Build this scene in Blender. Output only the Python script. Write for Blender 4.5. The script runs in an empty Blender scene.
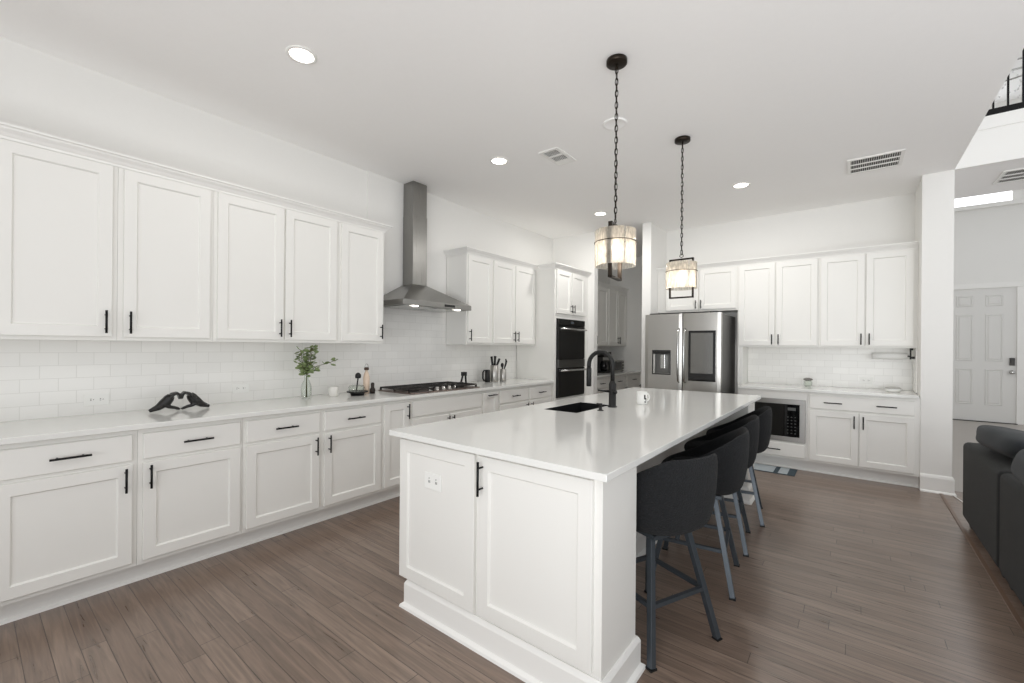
import bpy, bmesh, math, random
from mathutils import Vector, Matrix
random.seed(7)
sc = bpy.context.scene
col = sc.collection
R = math.radians

# ---------------------------------------------------------------- camera
F_PX, YAW, ROLL, CY_PX = 433.39, R(38.1437), R(0.4784), 346.27
CAM = Vector((3.7135, 0.0, 1.3577))
r_ = Vector((math.cos(YAW), math.sin(YAW), 0)); fw = Vector((-math.sin(YAW), math.cos(YAW), 0)); up = Vector((0, 0, 1))
r2 = r_ * math.cos(ROLL) + up * math.sin(ROLL)
u2 = up * math.cos(ROLL) - r_ * math.sin(ROLL)
cd = bpy.data.cameras.new('camera'); cam = bpy.data.objects.new('camera', cd); col.objects.link(cam)
cd.sensor_width = 36; cd.lens = F_PX / 1024 * 36; cd.shift_y = (CY_PX - 341.5) / 1024; cd.clip_start = 0.05
M = Matrix((r2, u2, -fw)).transposed().to_4x4(); M.translation = CAM
cam.matrix_world = M
sc.camera = cam

# ---------------------------------------------------------------- daylight, fill lights, exposure
w = bpy.data.worlds.new('daylight'); sc.world = w; w.use_nodes = True
bg = w.node_tree.nodes['Background']; bg.inputs[0].default_value = (.965, .985, 1.0, 1); bg.inputs[1].default_value = .74
sc.view_settings.view_transform = 'Standard'; sc.view_settings.look = 'None'
sc.view_settings.gamma = 1; sc.view_settings.use_curve_mapping = False
sc.view_settings.exposure = 0.05
sc.cycles.max_bounces = 10; sc.cycles.diffuse_bounces = 7; sc.cycles.glossy_bounces = 4; sc.cycles.transmission_bounces = 8
sc.cycles.transparent_max_bounces = 12; sc.cycles.caustics_reflective = False; sc.cycles.caustics_refractive = False
sc.cycles.sample_clamp_indirect = 6

def area(name, loc, rot, sx, sy, e, c=(1, 1, 1), spread=180):
    l = bpy.data.lights.new(name, 'AREA'); l.shape = 'RECTANGLE'; l.size = sx; l.size_y = sy; l.energy = e; l.color = c; l.spread = R(spread)
    o = bpy.data.objects.new(name, l); o.location = loc; o.rotation_euler = rot; col.objects.link(o); return o
area('rear_window_daylight', (5.6, -3.9, 1.35), (R(95), 0, 0), 5.6, 2.2, 98, (.955, .98, 1), 115)
area('living_window_daylight', (8.9, 1.0, 2.0), (R(112), 0, R(90)), 7.0, 3.6, 42, (.955, .98, 1))
area('ceiling_fill_rear', (4.9, -1.4, .12), (R(180), 0, 0), 3.0, 2.0, 122, (.96, .98, 1))  # added uplight that brightens the ceiling, not a real source
area('ceiling_fill_living', (6.3, 1.6, .5), (R(180), 0, 0), 2.0, 4.4, 42, (.96, .98, 1))  # second added uplight for the ceiling, on the living room side
area('foyer_door_fill', (8.8, 8.6, 2.6), (R(98), 0, R(60)), 3.0, 3.0, 6, (.97, .985, 1))  # added fill for the entry door wall, no window stands here
for lx, ly in ((1.18, 1.22), (1.175, 3.02), (1.197, 4.99), (2.797, 4.98), (3.6, -.6)):      # light of the recessed lamps; the last is an added, unseen fill
    l = bpy.data.lights.new('recessed_lamp_light', 'AREA'); l.shape = 'DISK'; l.size = .14; l.energy = 12 if ly > 4 else 3.2; l.color = (1, .98, .95)
    o = bpy.data.objects.new('recessed_lamp_light', l); o.location = (lx, ly, 3.035); col.objects.link(o)

# ---------------------------------------------------------------- materials
def srgb(c):
    return tuple(((v / 255) / 12.92 if v / 255 <= .04045 else ((v / 255 + .055) / 1.055) ** 2.4) for v in c)
def mat(name, c, rough=.5, metal=0, spec=.5, noise=0, nscale=30, bump=0, bscale=200, emis=None, es=0, trans=0, ior=1.45, coat=0, sheen=0):
    m = bpy.data.materials.new(name); m.use_nodes = True; nt = m.node_tree; b = nt.nodes['Principled BSDF']
    col_ = srgb(c) + (1,)
    b.inputs['Base Color'].default_value = col_; b.inputs['Roughness'].default_value = rough; b.inputs['Metallic'].default_value = metal
    b.inputs['Specular IOR Level'].default_value = spec; b.inputs['IOR'].default_value = ior
    if trans: b.inputs['Transmission Weight'].default_value = trans
    if coat: b.inputs['Coat Weight'].default_value = coat; b.inputs['Coat Roughness'].default_value = .05
    if sheen: b.inputs['Sheen Weight'].default_value = sheen
    if emis: b.inputs['Emission Color'].default_value = srgb(emis) + (1,); b.inputs['Emission Strength'].default_value = es
    tc = nt.nodes.new('ShaderNodeTexCoord')
    n = nt.nodes.new('ShaderNodeTexNoise'); n.inputs['Scale'].default_value = nscale; n.inputs['Detail'].default_value = 3
    nt.links.new(tc.outputs['Object'], n.inputs['Vector'])
    mx = nt.nodes.new('ShaderNodeMix'); mx.data_type = 'RGBA'
    lo = tuple(max(0, v * (1 - noise)) for v in col_[:3]) + (1,); hi = tuple(min(1, v * (1 + noise)) for v in col_[:3]) + (1,)
    mx.inputs['A'].default_value = lo; mx.inputs['B'].default_value = hi
    nt.links.new(n.outputs['Fac'], mx.inputs['Factor']); nt.links.new(mx.outputs['Result'], b.inputs['Base Color'])
    if bump:
        n2 = nt.nodes.new('ShaderNodeTexNoise'); n2.inputs['Scale'].default_value = bscale; n2.inputs['Detail'].default_value = 4
        nt.links.new(tc.outputs['Object'], n2.inputs['Vector'])
        bp = nt.nodes.new('ShaderNodeBump'); bp.inputs['Strength'].default_value = bump; bp.inputs['Distance'].default_value = .01
        nt.links.new(n2.outputs['Fac'], bp.inputs['Height']); nt.links.new(bp.outputs['Normal'], b.inputs['Normal'])
    return m
M_wall = mat('wall_paint', (232, 231, 228), .75, noise=.01, bump=.03, bscale=120)
M_ceil = mat('ceiling_paint', (247, 246, 245), .85, noise=.01, bump=.04, bscale=90)
M_trim = mat('trim_paint', (236, 235, 232), .35, noise=.006)
M_cab = mat('cabinet_paint', (232, 231, 227), .38, noise=.008, nscale=4)
M_inner = mat('cabinet_inside', (222, 221, 217), .5)
M_black = mat('black_metal', (22, 22, 23), .38, metal=.6, noise=.1)
M_bronze = mat('bronze_metal', (44, 37, 30), .4, metal=.7, noise=.15)
M_counter = mat('white_quartz', (226, 226, 223), .09, noise=.015, nscale=6, spec=.6)
M_dark = mat('black_glass', (9, 9, 10), .06, spec=.6)
M_matteblk = mat('matte_black', (20, 20, 20), .5, noise=.1)
M_castiron = mat('cast_iron', (34, 29, 27), .45, noise=.2, bump=.1)
M_gold = mat('plain_white', (238, 237, 234), .3)
M_plate = mat('outlet_plastic', (238, 238, 235), .35)
M_slot = mat('outlet_slot', (70, 70, 68), .6)
M_can = mat('lamp_glow', (255, 250, 240), .5, emis=(255, 248, 236), es=9)
M_bulb = mat('bulb_glow', (255, 240, 220), .5, emis=(255, 232, 205), es=5)
M_hoodlamp = mat('hood_lamp_glow', (255, 250, 240), .5, emis=(255, 250, 240), es=5)
M_leaf = mat('eucalyptus_leaf', (134, 150, 104), .55, noise=.45, nscale=25)
M_stem = mat('plant_stem', (96, 92, 60), .6)
M_amber = mat('amber_liquid', (226, 204, 184), .2, noise=.1)
M_sofa = mat('sofa_fabric', (40, 41, 41), .95, noise=.35, nscale=90, bump=.5, bscale=260, sheen=.06)
M_boucle = mat('boucle_fabric', (10, 11, 13), .95, noise=3.2, nscale=110, bump=1.0, bscale=160, sheen=.03)
M_leg = mat('slate_metal', (76, 82, 88), .4, metal=.5, noise=.08)
M_paper = mat('paper_roll', (240, 240, 238), .9, bump=.1)
M_candle = mat('candle_ceramic', (225, 223, 218), .5)
M_pillow = mat('cushion_fabric', (47, 51, 55), .92, noise=.3, nscale=70, bump=.4, bscale=220, sheen=.1)
M_ventdark = mat('vent_shadow', (74, 73, 71), .8)
M_rugpale = mat('rug_pale', (176, 184, 188), .95, noise=.1, bump=.4)
M_rugdark = mat('rug_dark', (66, 78, 86), .95, noise=.15, bump=.4)
M_door = mat('entry_door_paint', (222, 221, 218), .4)
M_foyer = mat('foyer_floor_reflection', (168, 161, 155), .3, noise=.03, nscale=3)  # bright reflections on the glossy foyer boards put into the base colour
M_glassw = mat('daylit_window', (255, 255, 255), .2, emis=(246, 250, 255), es=2.2)
M_crystal = mat('crystal', (235, 235, 235), .1, spec=.8)
M_white = mat('mug_ceramic', (240, 240, 237), .15)
M_steel2 = mat('polished_steel', (190, 190, 188), .22, metal=1)

def steel(name, c, axis, rough=.3):
    m = mat(name, c, rough, metal=1); nt = m.node_tree; b = nt.nodes['Principled BSDF']
    tc = nt.nodes.new('ShaderNodeTexCoord'); mp = nt.nodes.new('ShaderNodeMapping')
    s = [260, 260, 260]; s[axis] = 3; mp.inputs['Scale'].default_value = s
    n = nt.nodes.new('ShaderNodeTexNoise'); n.inputs['Scale'].default_value = 1
    nt.links.new(tc.outputs['Object'], mp.inputs['Vector']); nt.links.new(mp.outputs[0], n.inputs['Vector'])
    mr = nt.nodes.new('ShaderNodeMapRange'); mr.inputs['To Min'].default_value = rough - .06; mr.inputs['To Max'].default_value = rough + .1
    nt.links.new(n.outputs['Fac'], mr.inputs['Value']); nt.links.new(mr.outputs[0], b.inputs['Roughness'])
    return m
M_steel = steel('brushed_steel', (178, 176, 172), 2)
M_steelh = steel('hood_steel', (150, 149, 146), 2, .28)
M_ovenband = mat('oven_band_steel', (100, 100, 98), .3, metal=.9)

def glass(name, c=(255, 255, 255), rough=0., alpha=.12):
    m = bpy.data.materials.new(name); m.use_nodes = True; nt = m.node_tree; nt.nodes.clear()
    out = nt.nodes.new('ShaderNodeOutputMaterial'); mx = nt.nodes.new('ShaderNodeMixShader'); t = nt.nodes.new('ShaderNodeBsdfTransparent')
    g = nt.nodes.new('ShaderNodeBsdfGlossy'); g.inputs['Roughness'].default_value = .03 + rough; t.inputs[0].default_value = srgb(c) + (1,)
    fr = nt.nodes.new('ShaderNodeLayerWeight'); fr.inputs[0].default_value = alpha * 2
    nt.links.new(fr.outputs['Facing'], mx.inputs[0]); nt.links.new(t.outputs[0], mx.inputs[1]); nt.links.new(g.outputs[0], mx.inputs[2]); nt.links.new(mx.outputs[0], out.inputs[0])
    return m
M_glass = glass('clear_glass', (250, 252, 250), 0, .10)

def shade_glass():
    m = bpy.data.materials.new('rippled_shade_glass'); m.use_nodes = True; nt = m.node_tree; nt.nodes.clear()
    N = nt.nodes.new; out = N('ShaderNodeOutputMaterial')
    tc = N('ShaderNodeTexCoord'); mp = N('ShaderNodeMapping'); mp.inputs['Scale'].default_value = (90, 90, 28)
    n = N('ShaderNodeTexNoise'); n.inputs['Scale'].default_value = 1; n.inputs['Detail'].default_value = 5
    nt.links.new(tc.outputs['Object'], mp.inputs[0]); nt.links.new(mp.outputs[0], n.inputs[0])
    bp = N('ShaderNodeBump'); bp.inputs['Strength'].default_value = .8; nt.links.new(n.outputs['Fac'], bp.inputs['Height'])
    tl = N('ShaderNodeBsdfTranslucent'); tl.inputs[0].default_value = srgb((250, 247, 241)) + (1,)
    tp = N('ShaderNodeBsdfTransparent'); tp.inputs[0].default_value = srgb((250, 247, 240)) + (1,)
    gl = N('ShaderNodeBsdfGlossy'); gl.inputs['Roughness'].default_value = .15
    nt.links.new(bp.outputs[0], gl.inputs['Normal'])
    a = N('ShaderNodeMixShader'); mr = N('ShaderNodeMapRange'); mr.inputs['From Min'].default_value = .35; mr.inputs['From Max'].default_value = .65
    mr.inputs['To Min'].default_value = .45; mr.inputs['To Max'].default_value = .80
    nt.links.new(n.outputs['Fac'], mr.inputs['Value']); nt.links.new(mr.outputs[0], a.inputs[0])
    nt.links.new(tp.outputs[0], a.inputs[1]); nt.links.new(tl.outputs[0], a.inputs[2])
    b = N('ShaderNodeMixShader'); b.inputs[0].default_value = .12; nt.links.new(a.outputs[0], b.inputs[1]); nt.links.new(gl.outputs[0], b.inputs[2])
    nt.links.new(b.outputs[0], out.inputs[0]); return m
M_shade = shade_glass()

def brick_mat(name, swap, bw, bh, c1, c2, mort, msize, rough, bump, off=.5, grain=False, shift=(0, 0, 0)):
    m = bpy.data.materials.new(name); m.use_nodes = True; nt = m.node_tree; N = nt.nodes.new; L = nt.links.new
    b = nt.nodes['Principled BSDF']
    if grain: b.inputs['Coat Weight'].default_value = .35; b.inputs['Coat Roughness'].default_value = .22
    tc = N('ShaderNodeTexCoord'); sp = N('ShaderNodeSeparateXYZ'); cb = N('ShaderNodeCombineXYZ')
    mp0 = N('ShaderNodeMapping'); mp0.inputs['Location'].default_value = shift
    L(tc.outputs['Object'], mp0.inputs[0]); L(mp0.outputs[0], sp.inputs[0]); L(sp.outputs[swap[0]], cb.inputs[0]); L(sp.outputs[swap[1]], cb.inputs[1])
    br = N('ShaderNodeTexBrick'); br.inputs['Scale'].default_value = 1; br.inputs['Brick Width'].default_value = bw; br.inputs['Row Height'].default_value = bh
    br.inputs['Mortar Size'].default_value = msize; br.inputs['Mortar Smooth'].default_value = .2; br.offset = off; br.squash = 1
    br.inputs['Color1'].default_value = srgb(c1) + (1,); br.inputs['Color2'].default_value = srgb(c2) + (1,); br.inputs['Mortar'].default_value = srgb(mort) + (1,)
    L(cb.outputs[0], br.inputs['Vector']); b.inputs['Roughness'].default_value = rough
    colr = br.outputs['Color']; hgt = br.outputs['Fac']
    bp = N('ShaderNodeBump'); bp.inputs['Strength'].default_value = bump; bp.inputs['Distance'].default_value = .004; bp.invert = True
    L(hgt, bp.inputs['Height']); L(bp.outputs[0], b.inputs['Normal'])
    if grain:
        # a different slice of grain in every row of boards
        rw = N('ShaderNodeMath'); rw.operation = 'DIVIDE'; L(sp.outputs[swap[1]], rw.inputs[0]); rw.inputs[1].default_value = bh
        fl = N('ShaderNodeMath'); fl.operation = 'FLOOR'; L(rw.outputs[0], fl.inputs[0])
        k = N('ShaderNodeMath'); k.operation = 'MULTIPLY'; L(fl.outputs[0], k.inputs[0]); k.inputs[1].default_value = 3.71
        # random shift of the end joints per row
        wn = N('ShaderNodeTexWhiteNoise'); wn.noise_dimensions = '1D'; L(fl.outputs[0], wn.inputs['W'])
        ml = N('ShaderNodeMath'); ml.operation = 'MULTIPLY_ADD'; L(wn.outputs['Value'], ml.inputs[0]); ml.inputs[1].default_value = bw; L(sp.outputs[swap[0]], ml.inputs[2])
        cb2 = N('ShaderNodeCombineXYZ'); L(ml.outputs[0], cb2.inputs[0]); L(sp.outputs[swap[1]], cb2.inputs[1]); L(cb2.outputs[0], br.inputs['Vector'])
        g = N('ShaderNodeCombineXYZ'); L(sp.outputs[0], g.inputs[0]); L(sp.outputs[1], g.inputs[1]); L(k.outputs[0], g.inputs[2])
        mp = N('ShaderNodeMapping'); mp.inputs['Scale'].default_value = (2.6, 38, 1); L(g.outputs[0], mp.inputs[0])
        wv = N('ShaderNodeTexNoise'); wv.inputs['Scale'].default_value = 1.0; wv.inputs['Detail'].default_value = 6; wv.inputs['Distortion'].default_value = 1.4; L(mp.outputs[0], wv.inputs[0])
        mr = N('ShaderNodeMapRange'); mr.inputs['From Min'].default_value = .3; mr.inputs['From Max'].default_value = .7
        mr.inputs['To Min'].default_value = .70; mr.inputs['To Max'].default_value = 1.22; L(wv.outputs['Fac'], mr.inputs['Value'])
        mm = N('ShaderNodeMix'); mm.data_type = 'RGBA'; mm.blend_type = 'MULTIPLY'; mm.inputs['Factor'].default_value = 1
        L(br.outputs['Color'], mm.inputs['A']); L(mr.outputs[0], mm.inputs['B']); colr = mm.outputs['Result']
        r3 = N('ShaderNodeMapRange'); r3.inputs['To Min'].default_value = rough - .05; r3.inputs['To Max'].default_value = rough + .13; L(wv.outputs['Fac'], r3.inputs['Value']); L(r3.outputs[0], b.inputs['Roughness'])
        b2 = N('ShaderNodeBump'); b2.inputs['Strength'].default_value = .45; b2.inputs['Distance'].default_value = .003
        L(wv.outputs['Fac'], b2.inputs['Height']); L(bp.outputs[0], b2.inputs['Normal']); L(b2.outputs[0], b.inputs['Normal'])
    L(colr, b.inputs['Base Color']); return m
M_tileL = brick_mat('subway_tile_side', (1, 2), .1524, .0762, (240, 239, 236), (235, 234, 231), (222, 221, 217), .0016, .24, .25, shift=(0, .02, -.002))
M_tileB = brick_mat('subway_tile_back', (0, 2), .1524, .0762, (242, 241, 238), (236, 235, 232), (223, 222, 218), .0016, .26, .25, shift=(.05, 0, -.002))
M_wood = brick_mat('dark_wood_boards', (0, 1), 1.05, .084, (136, 118, 105), (120, 102, 90), (70, 58, 50), .0016, .27, .5, off=0, grain=True)

# ---------------------------------------------------------------- mesh helpers
class MB:
    def __init__(s): s.v = []; s.f = []; s.sm = []
    def add(s, vs, fs, smooth=False):
        o = len(s.v); s.v += [tuple(v) for v in vs]; s.f += [tuple(i + o for i in f) for f in fs]; s.sm += [smooth] * len(fs); return s
    def box(s, a, b):
        x0, y0, z0 = [min(p, q) for p, q in zip(a, b)]; x1, y1, z1 = [max(p, q) for p, q in zip(a, b)]
        return s.add([(x0, y0, z0), (x1, y0, z0), (x1, y1, z0), (x0, y1, z0), (x0, y0, z1), (x1, y0, z1), (x1, y1, z1), (x0, y1, z1)],
                     [(0, 3, 2, 1), (4, 5, 6, 7), (0, 1, 5, 4), (1, 2, 6, 5), (2, 3, 7, 6), (3, 0, 4, 7)])
    def tube(s, pts, rad, n=8, cap=True, smooth=True, sq=None):
        pts = [Vector(p) for p in pts]; rs = rad if isinstance(rad, (list, tuple)) else [rad] * len(pts)
        vs = []; ref = None
        for i, p in enumerate(pts):
            d = (pts[min(i + 1, len(pts) - 1)] - pts[max(i - 1, 0)]).normalized()
            if ref is None: ref = Vector((0, 0, 1)) if abs(d.z) < .9 else Vector((1, 0, 0))
            a = (ref - d * ref.dot(d)).normalized(); b = d.cross(a); ref = a
            for k in range(n):
                t = 2 * math.pi * (k + (.5 if n == 4 else 0)) / n; vs.append(p + (a * math.cos(t) + b * math.sin(t)) * rs[i] * (1.414 if n == 4 else 1))
        fs = []
        for i in range(len(pts) - 1):
            for k in range(n): fs.append((i * n + k, i * n + (k + 1) % n, (i + 1) * n + (k + 1) % n, (i + 1) * n + k))
        if cap: fs.append(tuple(range(n))[::-1]); fs.append(tuple(range((len(pts) - 1) * n, len(pts) * n)))
        return s.add(vs, fs, smooth and n > 4)
    def lathe(s, prof, c=(0, 0, 0), n=24, cap=(True, True), axis='z'):
        vs = []; c = Vector(c)
        for rr, z in prof:
            for k in range(n):
                t = 2 * math.pi * k / n; q = (rr * math.cos(t), rr * math.sin(t), z)
                if axis == 'x': q = (z, q[0], q[1])
                if axis == 'y': q = (q[0], z, q[1])
                vs.append(c + Vector(q))
        fs = []
        for i in range(len(prof) - 1):
            for k in range(n): fs.append((i * n + k, i * n + (k + 1) % n, (i + 1) * n + (k + 1) % n, (i + 1) * n + k))
        if cap[0]: fs.append(tuple(range(n))[::-1])
        if cap[1]: fs.append(tuple(range((len(prof) - 1) * n, len(prof) * n)))
        return s.add(vs, fs, True)
    def ell(s, c, r, n=16, m=10, p=1.0):
        vs = []; c = Vector(c)
        def sg(x): return math.copysign(abs(x) ** p, x)
        for i in range(1, m):
            ph = -math.pi / 2 + math.pi * i / m
            for k in range(n):
                t = 2 * math.pi * k / n
                vs.append((c.x + r[0] * sg(math.cos(ph)) * sg(math.cos(t)), c.y + r[1] * sg(math.cos(ph)) * sg(math.sin(t)), c.z + r[2] * sg(math.sin(ph))))
        fs = [(i * n + k, i * n + (k + 1) % n, (i + 1) * n + (k + 1) % n, (i + 1) * n + k) for i in range(m - 2) for k in range(n)]
        fs.append(tuple(range(n))[::-1]); fs.append(tuple(range((m - 2) * n, (m - 1) * n)))
        return s.add(vs, fs, True)
    def prism(s, poly, z0, z1, axis='z'):
        n = len(poly); vs = []
        for z in (z0, z1):
            for a, b in poly: vs.append({'z': (a, b, z), 'x': (z, a, b), 'y': (a, z, b)}[axis])
        return s.add(vs, [tuple(range(n))[::-1], tuple(range(n, 2 * n))] + [(i, (i + 1) % n, n + (i + 1) % n, n + i) for i in range(n)])
    def sweep(s, path, prof, side=1):
        """moulding: path in plan, prof = [(outward, z)], mitred"""
        P = [Vector((p[0], p[1])) for p in path]; vs = []; n = len(prof)
        for i, p in enumerate(P):
            ns = []
            if i > 0: d = (P[i] - P[i - 1]).normalized(); ns.append(Vector((d.y, -d.x)) * side)
            if i < len(P) - 1: d = (P[i + 1] - P[i]).normalized(); ns.append(Vector((d.y, -d.x)) * side)
            nn = ns[0] if len(ns) == 1 else (ns[0] + ns[1]) / (1 + ns[0].dot(ns[1]))
            for o, z in prof: vs.append((p.x + nn.x * o, p.y + nn.y * o, z))
        fs = [(i * n + k, i * n + (k + 1) % n, (i + 1) * n + (k + 1) % n, (i + 1) * n + k) for i in range(len(P) - 1) for k in range(n)]
        fs += [tuple(range(n))[::-1], tuple(range((len(P) - 1) * n, len(P) * n))]
        return s.add(vs, fs)
    def xf(s, Mx):
        s.v = [tuple(Mx @ Vector(v)) for v in s.v]; return s
    def build(s, name, m, parent=None, bevel=0, seg=2, kind=None, sub=0, label=None, merge=False):
        o_ = Vector((0, 0, 0)); p = parent
        while p is not None: o_ += p.location; p = p.parent
        me = bpy.data.meshes.new(name); me.from_pydata([tuple(Vector(v) - o_) for v in s.v], [], s.f)
        me.polygons.foreach_set('use_smooth', s.sm)
        bm = bmesh.new(); bm.from_mesh(me)
        if merge: bmesh.ops.remove_doubles(bm, verts=bm.verts, dist=1e-5)
        bmesh.ops.recalc_face_normals(bm, faces=bm.faces); bm.to_mesh(me); bm.free()
        me.materials.append(m); o = bpy.data.objects.new(name, me); col.objects.link(o)
        if parent: o.parent = parent
        if bevel:
            b = o.modifiers.new('bevel', 'BEVEL'); b.width = bevel; b.segments = seg; b.limit_method = 'ANGLE'; b.angle_limit = R(40)
        if sub:
            b = o.modifiers.new('sub', 'SUBSURF'); b.levels = sub; b.render_levels = sub
        if kind: o['kind'] = kind
        if label: o['label'] = label
        return o
def tag(o, label, cat, group=None):
    o['label'] = label; o['category'] = cat
    if group: o['group'] = group
    return o
def thing(name, loc, label, cat, group=None):
    o = bpy.data.objects.new(name, None); o.empty_display_size = .1; o.location = loc; col.objects.link(o); return tag(o, label, cat, group)
def copy_tree(o, parent=None):
    c = o.copy(); col.objects.link(c)
    if parent: c.parent = parent
    for ch in [q for q in col.objects if q.parent == o]: copy_tree(ch, c)
    return c
def struct(name, mb, m, bevel=0, **k): return mb.build(name, m, None, bevel, kind='structure', **k)

H = 3.045       # kitchen ceiling
YF = 5.735      # plane of the back wall's front corners
YB = 6.345      # kitchen back wall in the recess
# ================================================================= SETTING
struct('floor', MB().box((0, -4, -.1), (4.455, 8, 0)).box((4.455, -4, -.1), (9, 5.92, 0)), M_wood)
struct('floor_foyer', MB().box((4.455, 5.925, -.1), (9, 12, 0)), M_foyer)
struct('floor_strip', MB().box((4.368, -4, 0), (4.392, 5.72, .006)), mat('strip_wood', (112, 90, 76), .35), .002)
struct('ceiling', MB().box((-.12, -4, H), (4.455, 8, H + .3)), M_ceil)
struct('ceiling_foyer', MB().box((4.455, YF + .02, H + .0005), (9, 6.86, H + .3)), M_ceil)
struct('ceiling_upper', MB().box((-.12, -4, 6.0), (9, 12.1, 6.1)), M_ceil)
wl = MB().box((-.12, -4, 0), (0, 8, H)).box((0, 2.43, 1.901), (.0125, 3.47, H))
struct('wall_left', wl, M_wall)
struct('wall_back', MB().box((1.575, YB, 0), (4.235, YB + .12, H)), M_wall)
struct('wall_back_left', MB().box((0.001, YF, 0), (.735, YF + .11, H)), M_wall)
struct('wall_fridge_side', MB().box((1.455, YF, 0), (1.575, 7.8, H)), M_wall)
struct('wall_pantry', MB().box((0, 7.8, 0), (1.6, 7.92, H)), M_wall)
struct('wall_right_pillar', MB().box((4.235, YF, 0), (4.455, 12, H)), M_wall)
struct('wall_upper_left', MB().box((-.1, 12.0, H + .3), (4.455, 12.12, 6)).box((4.335, 5.0, H + .3), (4.45, 12, 6)), M_wall)
fx = [(4.455, 5.10), (6.12, 9.0)]
wf = MB().box((4.455, 12, 0), (5.10, 12.12, 6)).box((6.12, 12, 0), (9, 12.12, 6)).box((5.10, 12, 2.54), (6.12, 12.12, 4.12)).box((5.10, 12, 5.6), (6.12, 12.12, 6))
struct('wall_foyer', wf, M_wall)
# fascia of the upper walkway, white boards
struct('trim_1', MB().box((4.456, YF, H + .0), (9, YF + .02, 3.36)).box((4.456, YF - .012, 3.36), (9, YF + .02, 3.475)), M_trim)
# tile splashes
struct('wall_left_tile', MB().box((0.0005, -.6, .90), (.012, 2.43, 1.40)).box((.0005, 2.43, .90), (.012, 3.47, 1.9)).box((.0005, 3.47, .90), (.012, 4.808, 1.40)), M_tileL)
struct('wall_back_tile', MB().box((2.647, YB - .012, .90), (4.235, YB, 1.385)), M_tileB)
struct('wall_back_tile_return', MB().box((4.223, YB - .34, .915), (4.2345, YB - .013, 1.371)), M_tileL)
# baseboards
BB = [(0, 0), (.016, 0), (.016, .14), (.010, .158), (.004, .168), (0, .168)]
SH = [(.016, 0), (.03, 0), (.028, .010), (.016, .02)]
def base(name, path, side=1, hgt=None):
    prof = BB if hgt is None else [(0, 0), (.014, 0), (.014, hgt), (0, hgt)]
    struct(name, MB().sweep(path, prof, side).sweep(path, [(o, z) for o, z in SH], side), M_trim)
base('baseboard_right', [(4.235, YF), (4.455, YF), (4.455, 11.99)])
base('baseboard_back', [(1.455, 7.79), (1.455, YF), (1.575, YF), (1.575, YF + .02)])
base('baseboard_foyer', [(6.2, 12), (9, 12)])
# front door with casing; window above it
dr = MB().box((5.105, 12.0, .01), (6.10, 12.045, 2.535)).build('door_1', M_door, None, .003, kind='structure')
for (xa, xb) in ((5.30, 5.53), (5.69, 5.92)):
    for (za, zb) in ((2.19, 2.40), (1.15, 2.04), (.32, 1.00)):
        p = MB(); q = [(xa, za), (xb, za), (xb, zb), (xa, zb)]
        def ring(i, y): return [(xa + i, y, za + i), (xb - i, y, za + i), (xb - i, y, zb - i), (xa + i, y, zb - i)]
        rings = [ring(0, 11.999), ring(.012, 11.990), ring(.03, 11.999), ring(.05, 11.991)]
        vs = sum(rings, []); fs = [(i * 4 + k, i * 4 + (k + 1) % 4, (i + 1) * 4 + (k + 1) % 4, (i + 1) * 4 + k) for i in range(3) for k in range(4)] + [(12, 13, 14, 15)]
        p.add(vs, fs).build('door_panel', M_door, dr)
MB().box((6.0, 11.965, 1.08), (6.065, 12.0, 1.22)).box((6.012, 11.955, 1.12), (6.05, 11.966, 1.19)).build('keypad_lock', mat('keypad_grey', (60, 58, 56), .35, metal=.3), dr, .006)
MB().lathe([(.035, 12.0), (.035, 11.985), (.014, 11.975), (.014, 11.955), (.03, 11.945), (.032, 11.925), (.015, 11.915)], (6.03, 0, .955), 16, axis='y').build('door_knob', M_steel2, dr)
MB().box((5.12, 11.95, 0), (6.10, 12.02, .012)).build('threshold', M_ventdark, dr)
cas = MB()
cas.box((6.088, 11.975, 0), (6.18, 12.0, 2.53)).box((5.03, 11.975, 0), (5.12, 12.0, 2.53)).box((5.02, 11.972, 2.53), (6.19, 12.0, 2.63))
struct('trim_2', cas, M_trim, .004)
wn = MB().box((5.11, 12.03, 4.14), (6.11, 12.05, 5.59)).build('window_1', M_glassw, None, kind='structure')
MB().box((5.0, 11.94, 4.05), (6.2, 12.0, 4.13)).build('window_sill', M_trim, wn, .004)
MB().box((5.03, 11.98, 4.13), (5.11, 12.02, 5.68)).box((6.02, 11.98, 4.13), (6.13, 12.02, 5.68)).box((5.11, 12.0, 4.85), (6.03, 12.03, 4.89)).build('window_frame', M_trim, wn)

# ================================================================= CABINETS
class FR:
    """a cabinet face: O = point on the face at floor level, U = along, W = outward"""
    def __init__(s, O, U, W): s.O = Vector(O); s.U = Vector(U); s.W = Vector(W)
    def p(s, u, w_, z): return s.O + s.U * u + s.W * w_ + Vector((0, 0, z))
    def box(s, mb, u0, u1, w0, w1, z0, z1):
        a = s.p(u0, w0, z0); b = s.p(u1, w1, z1); return mb.box(tuple(a), tuple(b))
def shaker(fr, u0, u1, z0, z1, rail=.058, th=.02, rec=.011):
    def ring(i, w_): return [fr.p(u0 + i, w_, z0 + i), fr.p(u1 - i, w_, z0 + i), fr.p(u1 - i, w_, z1 - i), fr.p(u0 + i, w_, z1 - i)]
    rings = [ring(0, .0005), ring(0, th - .002), ring(.002, th), ring(rail, th), ring(rail + .007, th - rec)]
    vs = sum(rings, []); n = len(rings)
    fs = [(i * 4 + k, i * 4 + (k + 1) % 4, (i + 1) * 4 + (k + 1) % 4, (i + 1) * 4 + k) for i in range(n - 1) for k in range(4)] + [(0, 1, 2, 3), tuple(range((n - 1) * 4, n * 4))]
    return MB().add(vs, fs)
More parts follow.
